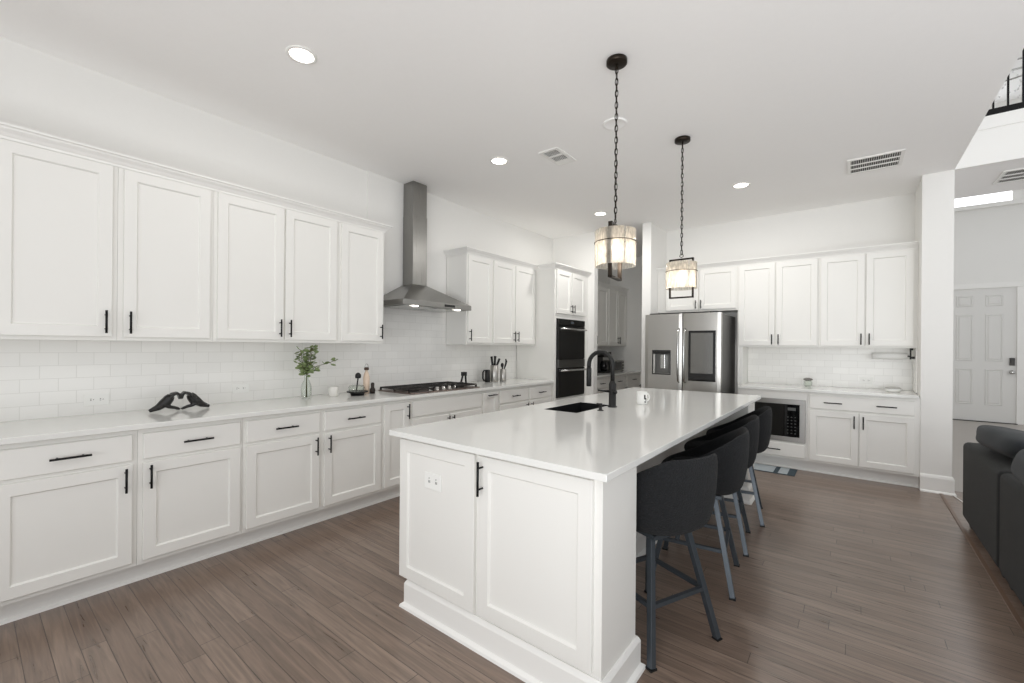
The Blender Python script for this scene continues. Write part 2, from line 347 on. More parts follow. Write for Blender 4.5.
def slab(fr, u0, u1, z0, z1, th=.02):
    def ring(i, w_): return [fr.p(u0 + i, w_, z0 + i), fr.p(u1 - i, w_, z0 + i), fr.p(u1 - i, w_, z1 - i), fr.p(u0 + i, w_, z1 - i)]
    rings = [ring(0, .0005), ring(0, th - .004), ring(.004, th)]
    vs = sum(rings, []); fs = [(i * 4 + k, i * 4 + (k + 1) % 4, (i + 1) * 4 + (k + 1) % 4, (i + 1) * 4 + k) for i in range(2) for k in range(4)] + [(0, 1, 2, 3), (8, 9, 10, 11)]
    return MB().add(vs, fs)
def pull(fr, u, z, vert, parent, L=.13, w0=.02):
    m = MB(); a = L / 2; b = a * .62
    if vert:
        m.tube([fr.p(u, w0 + .033, z - a), fr.p(u, w0 + .033, z + a)], .0058, 8)
        for s in (-b, b): m.tube([fr.p(u, w0 - .001, z + s), fr.p(u, w0 + .033, z + s)], .0045, 6)
    else:
        m.tube([fr.p(u - a, w0 + .033, z), fr.p(u + a, w0 + .033, z)], .0058, 8)
        for s in (-b, b): m.tube([fr.p(u + s, w0 - .001, z), fr.p(u + s, w0 + .033, z)], .0045, 6)
    return m.build('handle', M_black, parent)
def door(fr, t, u0, u1, z0, z1, hu=None, hz=None, vert=True, L=.13, rail=.058):
    d = shaker(fr, u0, u1, z0, z1, rail).build('door', M_cab, t)
    if hu is not None: pull(fr, hu, hz, vert, d, L)
    return d
def drawer(fr, t, u0, u1, z0, z1, hus=(), L=.14, name='drawer'):
    d = slab(fr, u0, u1, z0, z1).build(name, M_cab, t)
    for h in hus: pull(fr, h, (z0 + z1) / 2, False, d, L)
    return d
def body(fr, t, u0, u1, depth, z0, z1, niche=None, sub=None):
    m = MB(); e = .0006
    if niche is None: fr.box(m, u0 + e, u1 - e, -depth, 0, z0, z1)
    else:
        a, b, c, d = niche
        fr.box(m, u0 + e, u1 - e, -depth, 0, z0, c); fr.box(m, u0 + e, u1 - e, -depth, 0, d, z1)
        fr.box(m, u0 + e, a, -depth, 0, c, d); fr.box(m, b, u1 - e, -depth, 0, c, d)
    return m.build('carcass', M_cab, t)

FL = FR((.60, 0, 0), (0, 1, 0), (1, 0, 0))        # left base run
FU = FR((.335, 0, 0), (0, 1, 0), (1, 0, 0))       # left upper run
BT, BZ = .884, .125
def base_cab(fr, u0, u1, label, depth=.585, niche=None, group=None, z1=BT):
    p = fr.p((u0 + u1) / 2, -depth / 2, 0)
    t = thing('base_cabinet', (p.x, p.y, BZ), label, 'cabinet', group); body(fr, t, u0, u1, depth, BZ, z1, niche); return t
DZ0, DZ1, OZ0, OZ1 = .712, .855, .15, .692
t = base_cab(FL, .06, .61, 'white base cabinet at the far left edge of the photo, one drawer over one door')
drawer(FL, t, .09, .587, DZ0, DZ1, [.345], .15); door(FL, t, .09, .587, OZ0, OZ1, .556, .615)
t = base_cab(FL, .61, 1.137, 'white base cabinet below the heart hands sculpture, second from the left')
drawer(FL, t, .632, 1.119, DZ0, DZ1, [.885], .15); door(FL, t, .632, 1.119, OZ0, OZ1, .662, .615)
t = base_cab(FL, 1.137, 2.195, 'wide white base cabinet under the green plant, two drawers over two doors')
drawer(FL, t, 1.155, 1.648, DZ0, DZ1, [1.40], .15); drawer(FL, t, 1.686, 2.18, DZ0, DZ1, [1.93], .15)
door(FL, t, 1.155, 1.648, OZ0, OZ1, 1.617, .615); door(FL, t, 1.686, 2.18, OZ0, OZ1, 1.717, .615)
t = base_cab(FL, 2.195, 2.49, 'narrow white base cabinet with one tall door just left of the cooktop')
door(FL, t, 2.212, 2.474, OZ0, DZ1, 2.447, .775)
t = base_cab(FL, 2.49, 3.44, 'white base cabinet under the gas cooktop with a plain false drawer front')
drawer(FL, t, 2.508, 3.426, DZ0, DZ1, [], name='drawer_front'); door(FL, t, 2.508, 2.957, OZ0, OZ1, 2.935, .615); door(FL, t, 2.975, 3.426, OZ0, OZ1, 2.998, .615)
t = base_cab(FL, 3.44, 3.715, 'narrow white pull-out base cabinet just right of the cooktop')
door(FL, t, 3.456, 3.700, OZ0, DZ1, 3.578, .825, False, .14)
t = base_cab(FL, 3.715, 4.808, 'white base cabinet under the knife block, next to the double oven')
drawer(FL, t, 3.735, 4.262, DZ0, DZ1, [4.0]); drawer(FL, t, 4.300, 4.785, DZ0, DZ1, [4.54])
door(FL, t, 3.735, 4.262, OZ0, OZ1, 4.232, .615); door(FL, t, 4.300, 4.785, OZ0, OZ1, 4.330, .615)
# toe kick with shoe
def kick(name, path, side=1):
    struct(name, MB().sweep(path, [(-.02, 0), (0, 0), (0, .1245), (-.02, .1245)], side).sweep(path, [(0, 0), (.014, 0), (.012, .01), (0, .018)], side), M_trim)
kick('trim_3', [(.50, -.6), (.50, 4.808)])
# countertop of the left run
ct = MB().box((.0125, -.6, BT), (.648, 4.806, .914)).build('countertop', M_counter, None, .003)
tag(ct, 'long white quartz countertop along the left wall carrying the cooktop', 'countertop')
# a last base unit outside the frame carries the counter end
t = base_cab(FL, -.6, .06, 'leftmost white base cabinet of the long left run, past the last drawer handle'); door(FL, t, -.58, .04, OZ0, OZ1)

UB, UT = 1.372, 2.40
def upper(fr, u0, u1, label, z0=UB, z1=UT, depth=.32, group=None, name='wall_cabinet'):
    p = fr.p((u0 + u1) / 2, -depth / 2, 0)
    t = thing(name, (p.x, p.y, z0), label, 'cabinet', group); body(fr, t, u0, u1, depth, z0, z1); return t
UD0, UD1 = 1.393, 2.378
t = upper(FU, .08, .565, 'white wall cabinet at the far left edge, single wide door'); door(FU, t, .10, .541, UD0, UD1, .512, 1.478)
t = upper(FU, .565, 1.047, 'single-door white wall cabinet above the heart hands sculpture'); door(FU, t, .590, 1.025, UD0, UD1, .618, 1.478)
t = upper(FU, 1.047, 1.946, 'double-door white wall cabinet above the green plant'); door(FU, t, 1.069, 1.499, UD0, UD1, 1.470, 1.478); door(FU, t, 1.513, 1.924, UD0, UD1, 1.541, 1.478)
t = upper(FU, 1.946, 2.392, 'single-door white wall cabinet directly left of the range hood'); door(FU, t, 1.968, 2.375, UD0, UD1, 2.347, 1.478)
t = upper(FU, 3.472, 3.908, 'single-door white wall cabinet directly right of the range hood'); door(FU, t, 3.488, 3.892, UD0, UD1, 3.506, 1.478)
t = upper(FU, 3.908, 4.806, 'double-door white wall cabinet between range hood and oven tower'); door(FU, t, 3.926, 4.336, UD0, UD1, 4.308, 1.478); door(FU, t, 4.350, 4.780, UD0, UD1, 4.378, 1.478)
t = upper(FU, -.42, .08, 'leftmost white wall cabinet of the long left run, past the last door handle'); door(FU, t, -.40, .06, UD0, UD1)
CR = [(0, 0), (.005, 0), (.009, .012), (.014, .016), (.024, .03), (.040, .044), (.043, .052), (.054, .056), (.054, .066), (0, .066)]
def crown(name, path, z, side=1):
    struct(name, MB().sweep(path, [(o, zz + z) for o, zz in CR], side), M_trim)
CZ = 2.384
crown('trim_4', [(.337, -.42), (.337, 2.393), (.003, 2.393)], CZ)
crown('trim_5', [(.014, 3.471), (.337, 3.471), (.337, 4.807)], CZ)
# ---- oven tower
FT = FR((.637, 0, 0), (0, 1, 0), (1, 0, 0))
t = thing('oven_cabinet', (.33, 5.26, BZ), 'tall white cabinet tower that houses the double wall oven', 'cabinet')
body(FT, t, 4.809, 5.733, .62, BZ, UT, (4.86, 5.60, .67, 1.735))
door(FT, t, 4.845, 5.220, 1.80, UD1, 5.194, 1.875, L=.11); door(FT, t, 5.234, 5.605, 1.80, UD1, 5.26, 1.875, L=.11)
drawer(FT, t, 4.845, 5.605, .155, .64, [5.22])
crown('trim_6', [(.40, 4.808), (.640, 4.808), (.640, 5.733)], CZ)
kick('trim_7', [(.575, 4.812), (.575, 5.733)])
o = thing('double_wall_oven', (.5, 5.23, .672), 'black glass double wall oven stacked in the tall white cabinet', 'oven')
MB().box((.12, 4.865, .675), (.647, 5.595, 1.73)).build('oven_body', M_matteblk, o)
pz = lambda a, b, n, m, x=.665: MB().box((.6475, 4.872, a), (x, 5.588, b)).build(n, m, o, .003)
pz(1.648, 1.728, 'control_panel', M_dark)
d = pz(1.190, 1.640, 'upper_oven_door', M_dark)
MB().box((.666, 4.90, 1.575), (.672, 5.56, 1.578)).build('door_edge_line', M_ovenband, d)
for (zz, dd) in ((1.597, d),):
    MB().tube([(.697, 4.895, zz), (.697, 5.575, zz)], .0125, 10).box((.665, 4.92, zz - .008), (.697, 4.94, zz + .008)).box((.665, 5.53, zz - .008), (.697, 5.55, zz + .008)).build('handle', M_steel2, dd)
pz(1.075, 1.182, 'steel_band', M_ovenband, .668)
d = pz(.680, 1.068, 'lower_oven_door', M_dark)
MB().tube([(.697, 4.895, 1.036), (.697, 5.575, 1.036)], .0125, 10).box((.665, 4.92, 1.028), (.697, 4.94, 1.044)).box((.665, 5.53, 1.028), (.697, 5.55, 1.044)).build('handle', M_steel2, d)
MB().box((.6655, 5.19, 1.675), (.6665, 5.27, 1.70)).build('display', mat('oven_display', (70, 78, 84), .2), o)

# ---- right side of the kitchen: fridge recess and microwave run
FB = FR((0, 5.995, 0), (1, 0, 0), (0, -1, 0))     # back uppers
FK = FR((0, 5.742, 0), (1, 0, 0), (0, -1, 0))     # back bases
t = upper(FB, 1.577, 2.585, 'short double-door white wall cabinet above the refrigerator', z0=1.835, depth=.348)
door(FB, t, 1.70, 2.118, 1.86, UD1, 2.092, 1.925, L=.11); door(FB, t, 2.132, 2.565, 1.86, UD1, 2.158, 1.925, L=.11)
t = upper(FB, 2.585, 3.412, 'double-door white wall cabinet directly right of the refrigerator', depth=.348)
door(FB, t, 2.60, 2.985, UD0, UD1, 2.958, 1.465, L=.12); door(FB, t, 2.998, 3.398, UD0, UD1, 3.025, 1.465, L=.12)
t = upper(FB, 3.412, 4.2345, 'double-door white wall cabinet beside the white pillar', depth=.348)
door(FB, t, 3.430, 3.812, UD0, UD1, 3.785, 1.465, L=.12); door(FB, t, 3.826, 4.200, UD0, UD1, 3.853, 1.465, L=.12)
crown('trim_8', [(1.577, 5.993), (4.2345, 5.993)], CZ)
fp = MB().box((2.590, 5.99, 0), (2.645, YB - .001, 1.371)).build('refrigerator_side_panel', M_cab); tag(fp, 'narrow white upright panel between refrigerator and tile', 'panel')
t = base_cab(FK, 2.648, 3.332, 'white base cabinet holding the built-in microwave over a small drawer', niche=(2.70, 3.302, .325, .785))
drawer(FK, t, 2.675, 3.312, .150, .298, [3.01], .15)
t = base_cab(FK, 3.332, 4.2345, 'white base cabinet beside the pillar, one wide drawer over two doors')
drawer(FK, t, 3.352, 4.196, DZ0, DZ1, [3.555, 3.985], .155)
door(FK, t, 3.352, 3.766, OZ0, OZ1, 3.733, .600); door(FK, t, 3.776, 4.196, OZ0, OZ1, 3.806, .600)
kick('trim_9', [(2.648, 5.835), (4.2345, 5.835)])
ct = MB().box((2.648, 5.70, BT), (4.2225, YB - .0125, .914)).build('countertop', M_counter, None, .003)
tag(ct, 'short white quartz countertop above the built-in microwave', 'countertop')
# microwave
mw = thing('microwave', (3.0, 5.9, .327), 'built-in steel and black microwave set low in the back cabinets', 'microwave')
MB().box((2.705, 5.75, .33), (3.297, 6.2, .78)).build('housing', M_matteblk, mw)
def frame_ring(x0, x1, z0, z1, i, y0, y1):
    m = MB(); m.box((x0, y0, z0), (x1, y1, z0 + i)); m.box((x0, y0, z1 - i), (x1, y1, z1)); m.box((x0, y0, z0 + i), (x0 + i, y1, z1 - i)); m.box((x1 - i, y0, z0 + i), (x1, y1, z1 - i)); return m
frame_ring(2.685, 3.315, .318, .79, .055, 5.722, 5.7415).build('steel_trim_kit', mat('trim_kit_steel', (150, 148, 145), .34, metal=.9, noise=.03), mw, .002)
d = MB().box((2.741, 5.715, .374), (3.115, 5.749, .734)).build('door', M_dark, mw, .003)
pn = MB().box((3.118, 5.715, .374), (3.259, 5.749, .734)).build('control_panel', M_dark, mw, .003)
k = MB()
for i in range(6):
    for j in range(3): k.box((3.145 + j * .035, 5.713, .41 + i * .036), (3.158 + j * .035, 5.7148, .418 + i * .036))
k.box((3.15, 5.713, .668), (3.225, 5.7148, .70))
k.build('keypad_print', mat('keypad_print', (84, 86, 85), .5), pn, kind='stuff')

# ================================================================= REFRIGERATOR
f = thing('refrigerator', (2.06, 5.9, 0), 'stainless steel french-door refrigerator with water dispenser and dark glass window', 'refrigerator')
MB().box((1.602, 5.60, .04), (2.500, 6.30, 1.765)).build('case', mat('fridge_case_grey', (112, 111, 109), .45, metal=.3), f, .004)
def curved_door(x0, x1, z0, z1, m, name, bul=.012, hole=None, y0=5.5, y1=5.592):
    n = 12; mb = MB()
    xs = [x0 + (x1 - x0) * i / n for i in range(n + 1)]
    zs = [z0, z1]
    if hole:
        xs = sorted(set([round(v, 4) for v in xs if abs(v - hole[0]) > .015 and abs(v - hole[1]) > .015] + [hole[0], hole[1]])); zs = [z0, hole[2], hole[3], z1]
    def yy(x):
        t = (x - x0) / (x1 - x0) * 2 - 1; e = min(x - x0, x1 - x); r = .008
        y = y0 + bul * t * t
        if e < r: y += r - math.sqrt(max(0, r * r - (r - e) ** 2))
        return y
    idx = {}
    for i, x in enumerate(xs):
        for j, z in enumerate(zs): idx[i, j] = len(mb.v); mb.v.append((x, yy(x), z))
    def face(a): mb.f.append(a); mb.sm.append(False)
    for i in range(len(xs) - 1):
        for j in range(len(zs) - 1):
            if hole and hole[0] <= xs[i] < hole[1] - 1e-6 and zs[j] == hole[2]: continue
            face((idx[i, j], idx[i + 1, j], idx[i + 1, j + 1], idx[i, j + 1]))
    b = len(mb.v); mb.v += [(x, y1, z) for x in xs for z in (z0, z1)]
    L_ = len(zs) - 1
    for i in range(len(xs) - 1):
        face((idx[i, 0], idx[i + 1, 0], b + 2 * (i + 1), b + 2 * i)); face((idx[i, L_], idx[i + 1, L_], b + 2 * (i + 1) + 1, b + 2 * i + 1)); face((b + 2 * i, b + 2 * i + 1, b + 2 * i + 3, b + 2 * i + 2))
    for i, q in ((0, 0), (len(xs) - 1, 2 * (len(xs) - 1))): face(tuple([idx[i, j] for j in range(len(zs))] + [b + q + 1, b + q]))
    if hole:
        h0, h1, hz0, hz1 = hole; dep = y0 + .07
        for (p, q) in (((h0, hz0), (h1, hz0)), ((h1, hz0), (h1, hz1)), ((h1, hz1), (h0, hz1)), ((h0, hz1), (h0, hz0))):
            mb.add([(p[0], yy(p[0]), p[1]), (q[0], yy(q[0]), q[1]), (q[0], dep, q[1]), (p[0], dep, p[1])], [(0, 1, 2, 3)])
        mb.add([(h0, dep, hz0), (h1, dep, hz0), (h1, dep, hz1), (h0, dep, hz1)], [(0, 1, 2, 3)])
    return mb.build(name, m, f)
xm = 2.062
dl = curved_door(1.592, xm - .004, .78, 1.780, M_steel, 'left_door', .003, hole=(1.690, 1.925, 1.015, 1.325))
drr = curved_door(xm + .004, 2.500, .78, 1.780, M_steel, 'right_door')
curved_door(1.592, 2.50, .42, .77, M_steel, 'upper_freezer_drawer', .006); curved_door(1.592, 2.50, .06, .41, M_steel, 'lower_freezer_drawer', .006)
for (x, p) in ((xm - .036, dl), (xm + .036, drr)):
    pts = [(x, 5.497, .93), (x, 5.465, .945), (x, 5.445, 1.02), (x, 5.437, 1.2), (x, 5.437, 1.33), (x, 5.445, 1.5), (x, 5.465, 1.575), (x, 5.497, 1.59)]
    MB().tube(pts, .0115, 10).build('handle', M_steel2, p)
ds = frame_ring(1.690, 1.925, 1.015, 1.325, .012, 5.496, 5.510).box((1.702, 5.498, 1.275), (1.913, 5.565, 1.312)).build('dispenser_frame', M_dark, dl)
MB().box((1.703, 5.5685, 1.03), (1.912, 5.572, 1.31)).build('dispenser_recess', mat('dispenser_grey', (120, 120, 118), .3, metal=.6), ds)
MB().box((1.785, 5.52, 1.09), (1.845, 5.566, 1.274)).build('dispenser_spout', M_steel2, ds, .006)
gp = MB().box((2.138, 5.487, .955), (2.448, 5.5035, 1.565)).build('glass_panel', M_dark, drr, .004)
MB().box((2.168, 5.485, 1.05), (2.420, 5.4865, 1.537)).build('window_pane', mat('fridge_window', (128, 127, 124), .08, metal=.75), gp)
MB().box((1.64, 5.62, .0), (2.50, 6.2, .04)).build('base_grille', M_matteblk, f)
MB().box((1.64, 5.53, 1.7805), (1.73, 5.66, 1.795)).build('hinge_cover', M_matteblk, f); MB().box((2.37, 5.53, 1.7805), (2.46, 5.66, 1.795)).build('hinge_cover', M_matteblk, f)

# ================================================================= RANGE HOOD
h = thing('range_hood', (.2, 2.965, 1.735), 'stainless chimney range hood on the wall above the cooktop', 'range hood')
cy = 2.935; cx0 = .013
mb = MB(); A = (cx0, cy - .447, .50, cy + .447); B = (cx0, cy - .085, .178, cy + .105)
def ringz(q, z): return [(q[0], q[1], z), (q[2], q[1], z), (q[2], q[3], z), (q[0], q[3], z)]
vs = ringz(A, 1.735) + ringz(A, 1.785) + ringz(B, 1.985)
mb.add(vs, [(i * 4 + k, i * 4 + (k + 1) % 4, (i + 1) * 4 + (k + 1) % 4, (i + 1) * 4 + k) for i in range(2) for k in range(4)] + [(3, 2, 1, 0), (8, 9, 10, 11)])
mb.build('canopy', M_steelh, h, .003)
ch = MB().box((cx0, cy - .083, 1.985), (.176, cy + .103, 2.70)).build('chimney', M_steelh, h, .002)
MB().box((cx0, cy - .080, 2.70), (.172, cy + .100, H - .001)).build('chimney_extension', M_steelh, h, .002)
MB().box((.5005, cy + .06, 1.748), (.503, cy + .20, 1.772)).build('control_strip', M_dark, h)
MB().box((.06, cy - .40, 1.729), (.44, cy - .01, 1.7345)).box((.06, cy + .01, 1.729), (.44, cy + .40, 1.7345)).build('filter', M_steel2, h)
for yy in (cy - .28, cy + .28): MB().lathe([(.028, 1.726), (.028, 1.7345)], (.462, yy, 0), 16).build('lamp', M_hoodlamp, h)

# ================================================================= COOKTOP
c = thing('gas_cooktop', (.33, 2.965, .914), 'five-burner gas cooktop with dark grates set in the left counter', 'cooktop')
x0, x1, y0, y1 = .095, .590, 2.51, 3.43
MB().box((x0, y0, .9145), (x1, y1, .924)).build('steel_tray', mat('cooktop_steel', (120, 104, 98), .3, metal=.9), c, .003)
for (ya, yb) in ((y0 + .015, y0 + .305), (y0 + .315, y1 - .315), (y1 - .305, y1 - .015)):
    g = MB(); xf0 = x0 + .02; xf1 = x1 - (.12 if ya > y0 + .1 and yb < y1 - .1 else .045); zt = .955
    def bar(a, b_): g.box((min(a[0], b_[0]) - .006, min(a[1], b_[1]) - .006, zt - .014), (max(a[0], b_[0]) + .006, max(a[1], b_[1]) + .006, zt))
    bar((xf0, ya), (xf1, ya)); bar((xf0, yb), (xf1, yb)); bar((xf0, ya), (xf0, yb)); bar((xf1, ya), (xf1, yb))
    mx_ = (xf0 + xf1) / 2; my = (ya + yb) / 2
    bar((mx_, ya), (mx_, yb)); bar((xf0, my), (xf1, my)); bar((xf0, (ya + my) / 2), (xf1, (ya + my) / 2)); bar((xf0, (yb + my) / 2), (xf1, (yb + my) / 2))
    for qx in (xf0, mx_, xf1):
        for qy in (ya, yb): g.box((qx - .008, qy - .008, .924), (qx + .008, qy + .008, zt - .013))
    g.build('grate', M_castiron, c, .002)
for (bx, by, br_) in ((.21, 2.67, .045), (.43, 2.67, .04), (.27, 2.965, .06), (.21, 3.27, .04), (.43, 3.27, .045)):
    MB().lathe([(br_ + .015, .9245), (br_ + .012, .930), (br_, .932), (br_, .940), (.004, .941)], (bx, by, 0), 20).build('burner', M_castiron, c)
for i in range(5):
    MB().lathe([(.021, .9245), (.021, .928), (.017, .930), (.0165, .952), (.014, .955), (.002, .955)], (.525, 2.80 + i * .0825, 0), 18).build('knob', mat('knob_steel', (200, 198, 194), .2, metal=.8) if i == 0 else bpy.data.materials['knob_steel'], c)
# black spoon rest stand on the right rear corner of the cooktop
s_ = MB(); s_.tube([(.36, 3.375, .956), (.37, 3.40, 1.06)], .011, 8).tube([(.36, 3.455, .926), (.37, 3.43, 1.06)], .011, 8).box((.345, 3.388, 1.03), (.385, 3.442, 1.072)).box((.34, 3.355, .9555), (.385, 3.39, .963))
tag(s_.build('utensil_clip', M_matteblk, None, .002), 'small black A-shaped clip standing on the right end of the cooktop', 'utensil holder')

# ================================================================= ISLAND
isl = thing('kitchen_island', (2.4, 3.0, 0), 'large white kitchen island with panelled end in the middle of the room', 'kitchen island')
bx0, bx1, by0, by1 = 1.862, 2.985, 1.452, 4.585
m = MB(); Z0 = .135
m.box((bx0, by0, Z0), (bx1 + .015, 1.77, .885))                       # near end cabinet
m.box((bx0, 1.77, Z0), (bx0 + .02, by1, .885)); m.box((2.60, 1.77, Z0), (2.62, by1, .885)); m.box((bx0, by1 - .02, Z0), (2.62, by1, .885)); m.box((bx0 + .02, 1.77, Z0), (2.60, by1 - .02, Z0 + .02))
m.box((2.62, 4.27, Z0), (bx1 + .015, by1, .885))                      # far wing
m.box((1.90, 1.452, 0), (bx1 + .015, 1.77, Z0)); m.box((1.93, 1.77, 0), (2.62, by1, Z0)); m.box((2.62, 4.27, 0), (bx1 + .015, by1, Z0))
m.build('body', M_cab, isl, .002)
FI = FR((0, by0, 0), (1, 0, 0), (0, -1, 0))
d1 = shaker(FI, 1.845, 2.378, .150, .868, .06).build('end_panel', M_cab, isl)
d2 = shaker(FI, 2.402, 2.968, .160, .868, .06).build('door', M_cab, isl); pull(FI, 2.430, .775, True, d2, .15)
FS = FR((bx0, 0, 0), (0, 1, 0), (-1, 0, 0))
ys = [1.50, 2.02, 2.54, 3.10, 3.62, 4.56]
for i in range(5):
    a, b_ = ys[i] + .008, ys[i + 1] - .008
    dd = shaker(FS, a, b_, .155, .868, .058).build('door', M_cab, isl); pull(FS, b_ - .04 if i % 2 == 0 else a + .04, .78, True, dd, .15)
ip = [(1.90, 1.80), (1.90, by0 - .001), (bx1 + .016, by0 - .001), (bx1 + .016, 1.771), (2.621, 1.771), (2.621, 4.269), (bx1 + .016, 4.269), (bx1 + .016, by1 + .001)]
PR = [(0, 0), (.016, 0), (.016, .118), (.010, .130), (.004, .138), (0, .138)]
MB().sweep(ip, PR, 1).sweep(ip, [(.016, 0), (.034, 0), (.031, .012), (.016, .024)], 1).build('plinth_moulding', M_trim, isl)
ol = MB().box((2.035, by0 - .0145, .648), (2.155, by0 - .0095, .728)).build('outlet_plate', M_plate, isl, .002)
for xx in (2.070, 2.120):
    MB().box((xx - .004, by0 - .0155, .680), (xx - .001, by0 - .0144, .692)).box((xx + .004, by0 - .0155, .680), (xx + .007, by0 - .0144, .692)).lathe([(.003, by0 - .0144), (.003, by0 - .0155)], (xx, 0, .702), 8, axis='y').build('socket', M_slot, ol)
# worktop with the sink cut out
tx0, tx1, ty0, ty1 = 1.806, 3.045, 1.391, 4.640
sx0, sx1, sy0, sy1 = 1.990, 2.262, 2.555, 3.09
xs = [tx0, sx0, sx1, tx1]; yv = [ty0, sy0, sy1, ty1]; mb = MB()
for z in (.886, .914):
    for i in range(4):
        for j in range(4): mb.v.append((xs[i], yv[j], z))
for L_ in (0, 16):
    for i in range(3):
        for j in range(3):
            if (i, j) != (1, 1): mb.f.append((L_ + i * 4 + j, L_ + (i + 1) * 4 + j, L_ + (i + 1) * 4 + j + 1, L_ + i * 4 + j + 1))
def side(a, b_): mb.f.append((a, b_, b_ + 16, a + 16))
for i in range(3): side(i * 4, (i + 1) * 4); side(i * 4 + 3, (i + 1) * 4 + 3); side(i, i + 1); side(12 + i, 13 + i)
for a, b_ in ((5, 9), (9, 10), (10, 6), (6, 5)): side(a, b_)
mb.sm = [False] * len(mb.f)
tag(mb.build('island_countertop', M_counter, None, .002), 'white quartz slab covering the kitchen island, with a sink cut-out', 'countertop')
m = MB(); q = .004
vs = ringz((sx0 + .003, sy0 + .003, sx1 - .003, sy1 - .003), .9125) + ringz((sx0 + .003, sy0 + .003, sx1 - .003, sy1 - .003), .70) + ringz((sx0 + .0006, sy0 + .0006, sx1 - .0006, sy1 - .0006), .695) + ringz((sx0 + .0006, sy0 + .0006, sx1 - .0006, sy1 - .0006), .9125)
m.add(vs, [(k, (k + 1) % 4, 4 + (k + 1) % 4, 4 + k) for k in range(4)] + [(4, 5, 6, 7), (11, 10, 9, 8)] + [(8 + k, 8 + (k + 1) % 4, 12 + (k + 1) % 4, 12 + k) for k in range(4)] + [(12 + k, 12 + (k + 1) % 4, (k + 1) % 4, k) for k in range(4)])
sk = m.build('sink', mat('black_composite', (26, 27, 28), .3), None); tag(sk, 'rectangular black undermount sink in the island top', 'sink')
MB().lathe([(.045, .7005), (.045, .704), (.03, .702), (.004, .701)], ((sx0 + sx1) / 2, (sy0 + sy1) / 2, 0), 20).build('drain', M_steel2, sk)
# faucet
fa = thing('faucet', (2.318, 2.987, .914), 'black gooseneck kitchen faucet standing beside the island sink', 'faucet')
fx_, fy_ = 2.318, 2.987
MB().lathe([(.034, .9145), (.034, .920), (.027, .924), (.027, 1.085), (.021, 1.095), (.0175, 1.11)], (fx_, fy_, 0), 20).build('base', M_matteblk, fa)
pts = [(fx_, fy_, 1.11), (fx_, fy_, 1.22)] + [(fx_ - .098 + .098 * math.cos(a), fy_, 1.222 + .098 * math.sin(a)) for a in [math.pi * i / 14 for i in range(1, 15)]] + [(fx_ - .196, fy_, 1.20)]
MB().tube(pts, .016, 12).build('gooseneck', M_matteblk, fa)
MB().lathe([(.016, 1.055), (.0195, 1.06), (.0195, 1.19), (.016, 1.20)], (fx_ - .196, fy_, 0), 16).build('spray_head', M_matteblk, fa)
lv = MB().tube([(fx_ + .02, fy_ - .02, 1.03), (fx_ + .045, fy_ - .045, 1.03)], .014, 12).build('lever_hub', M_matteblk, fa)
MB().tube([(fx_ - .015, fy_ - .015, 1.03), (fx_ - .05, fy_ - .06, 1.035), (fx_ - .075, fy_ - .085, 1.04)], [.010, .006, .006], 8).build('lever', M_matteblk, fa)
sd = thing('soap_dispenser', (2.335, 2.76, .914), 'short black soap dispenser pump left of the faucet', 'soap dispenser')
MB().lathe([(.022, .9145), (.022, .918), (.012, .922), (.010, .950), (.013, .952), (.013, .965), (.002, .966)], (2.335, 2.76, 0), 16).build('pump', M_matteblk, sd)
MB().tube([(2.335, 2.76, .960), (2.312, 2.76, .962), (2.300, 2.76, .955)], .0045, 8).build('nozzle', M_matteblk, sd)
# mug
mg = thing('mug', (2.42, 3.30, .914), 'white ceramic mug with a dark print standing on the island', 'mug')
mg_m = MB().lathe([(.035, .9145), (.040, .918), (.041, 1.012), (.0385, 1.012), (.037, .922), (.002, .921)], (2.42, 3.30, 0), 28).build('cup', M_white, mg)
hp = [(2.42 + .6 * (.038 + .026 * math.sin(a)), 3.30 + .8 * (.038 + .026 * math.sin(a)), .966 - .030 * math.cos(a)) for a in [math.pi * i / 10 for i in range(11)]]
MB().tube(hp, .005, 8).build('handle', M_white, mg)
pr = MB()
for a0, z0, z1, ww in ((-38, .955, .99, .16), (-22, .945, .965, .12), (-30, .93, .94, .2)):
    a = R(a0); pr.add([(2.42 + .0415 * math.cos(a + s * ww), 3.30 + .0415 * math.sin(a + s * ww), z) for s in (-1, 0, 1) for z in (z0, z1)], [(0, 2, 3, 1), (2, 4, 5, 3)])
pr.build('print', mat('mug_print', (60, 58, 58), .4), mg_m)

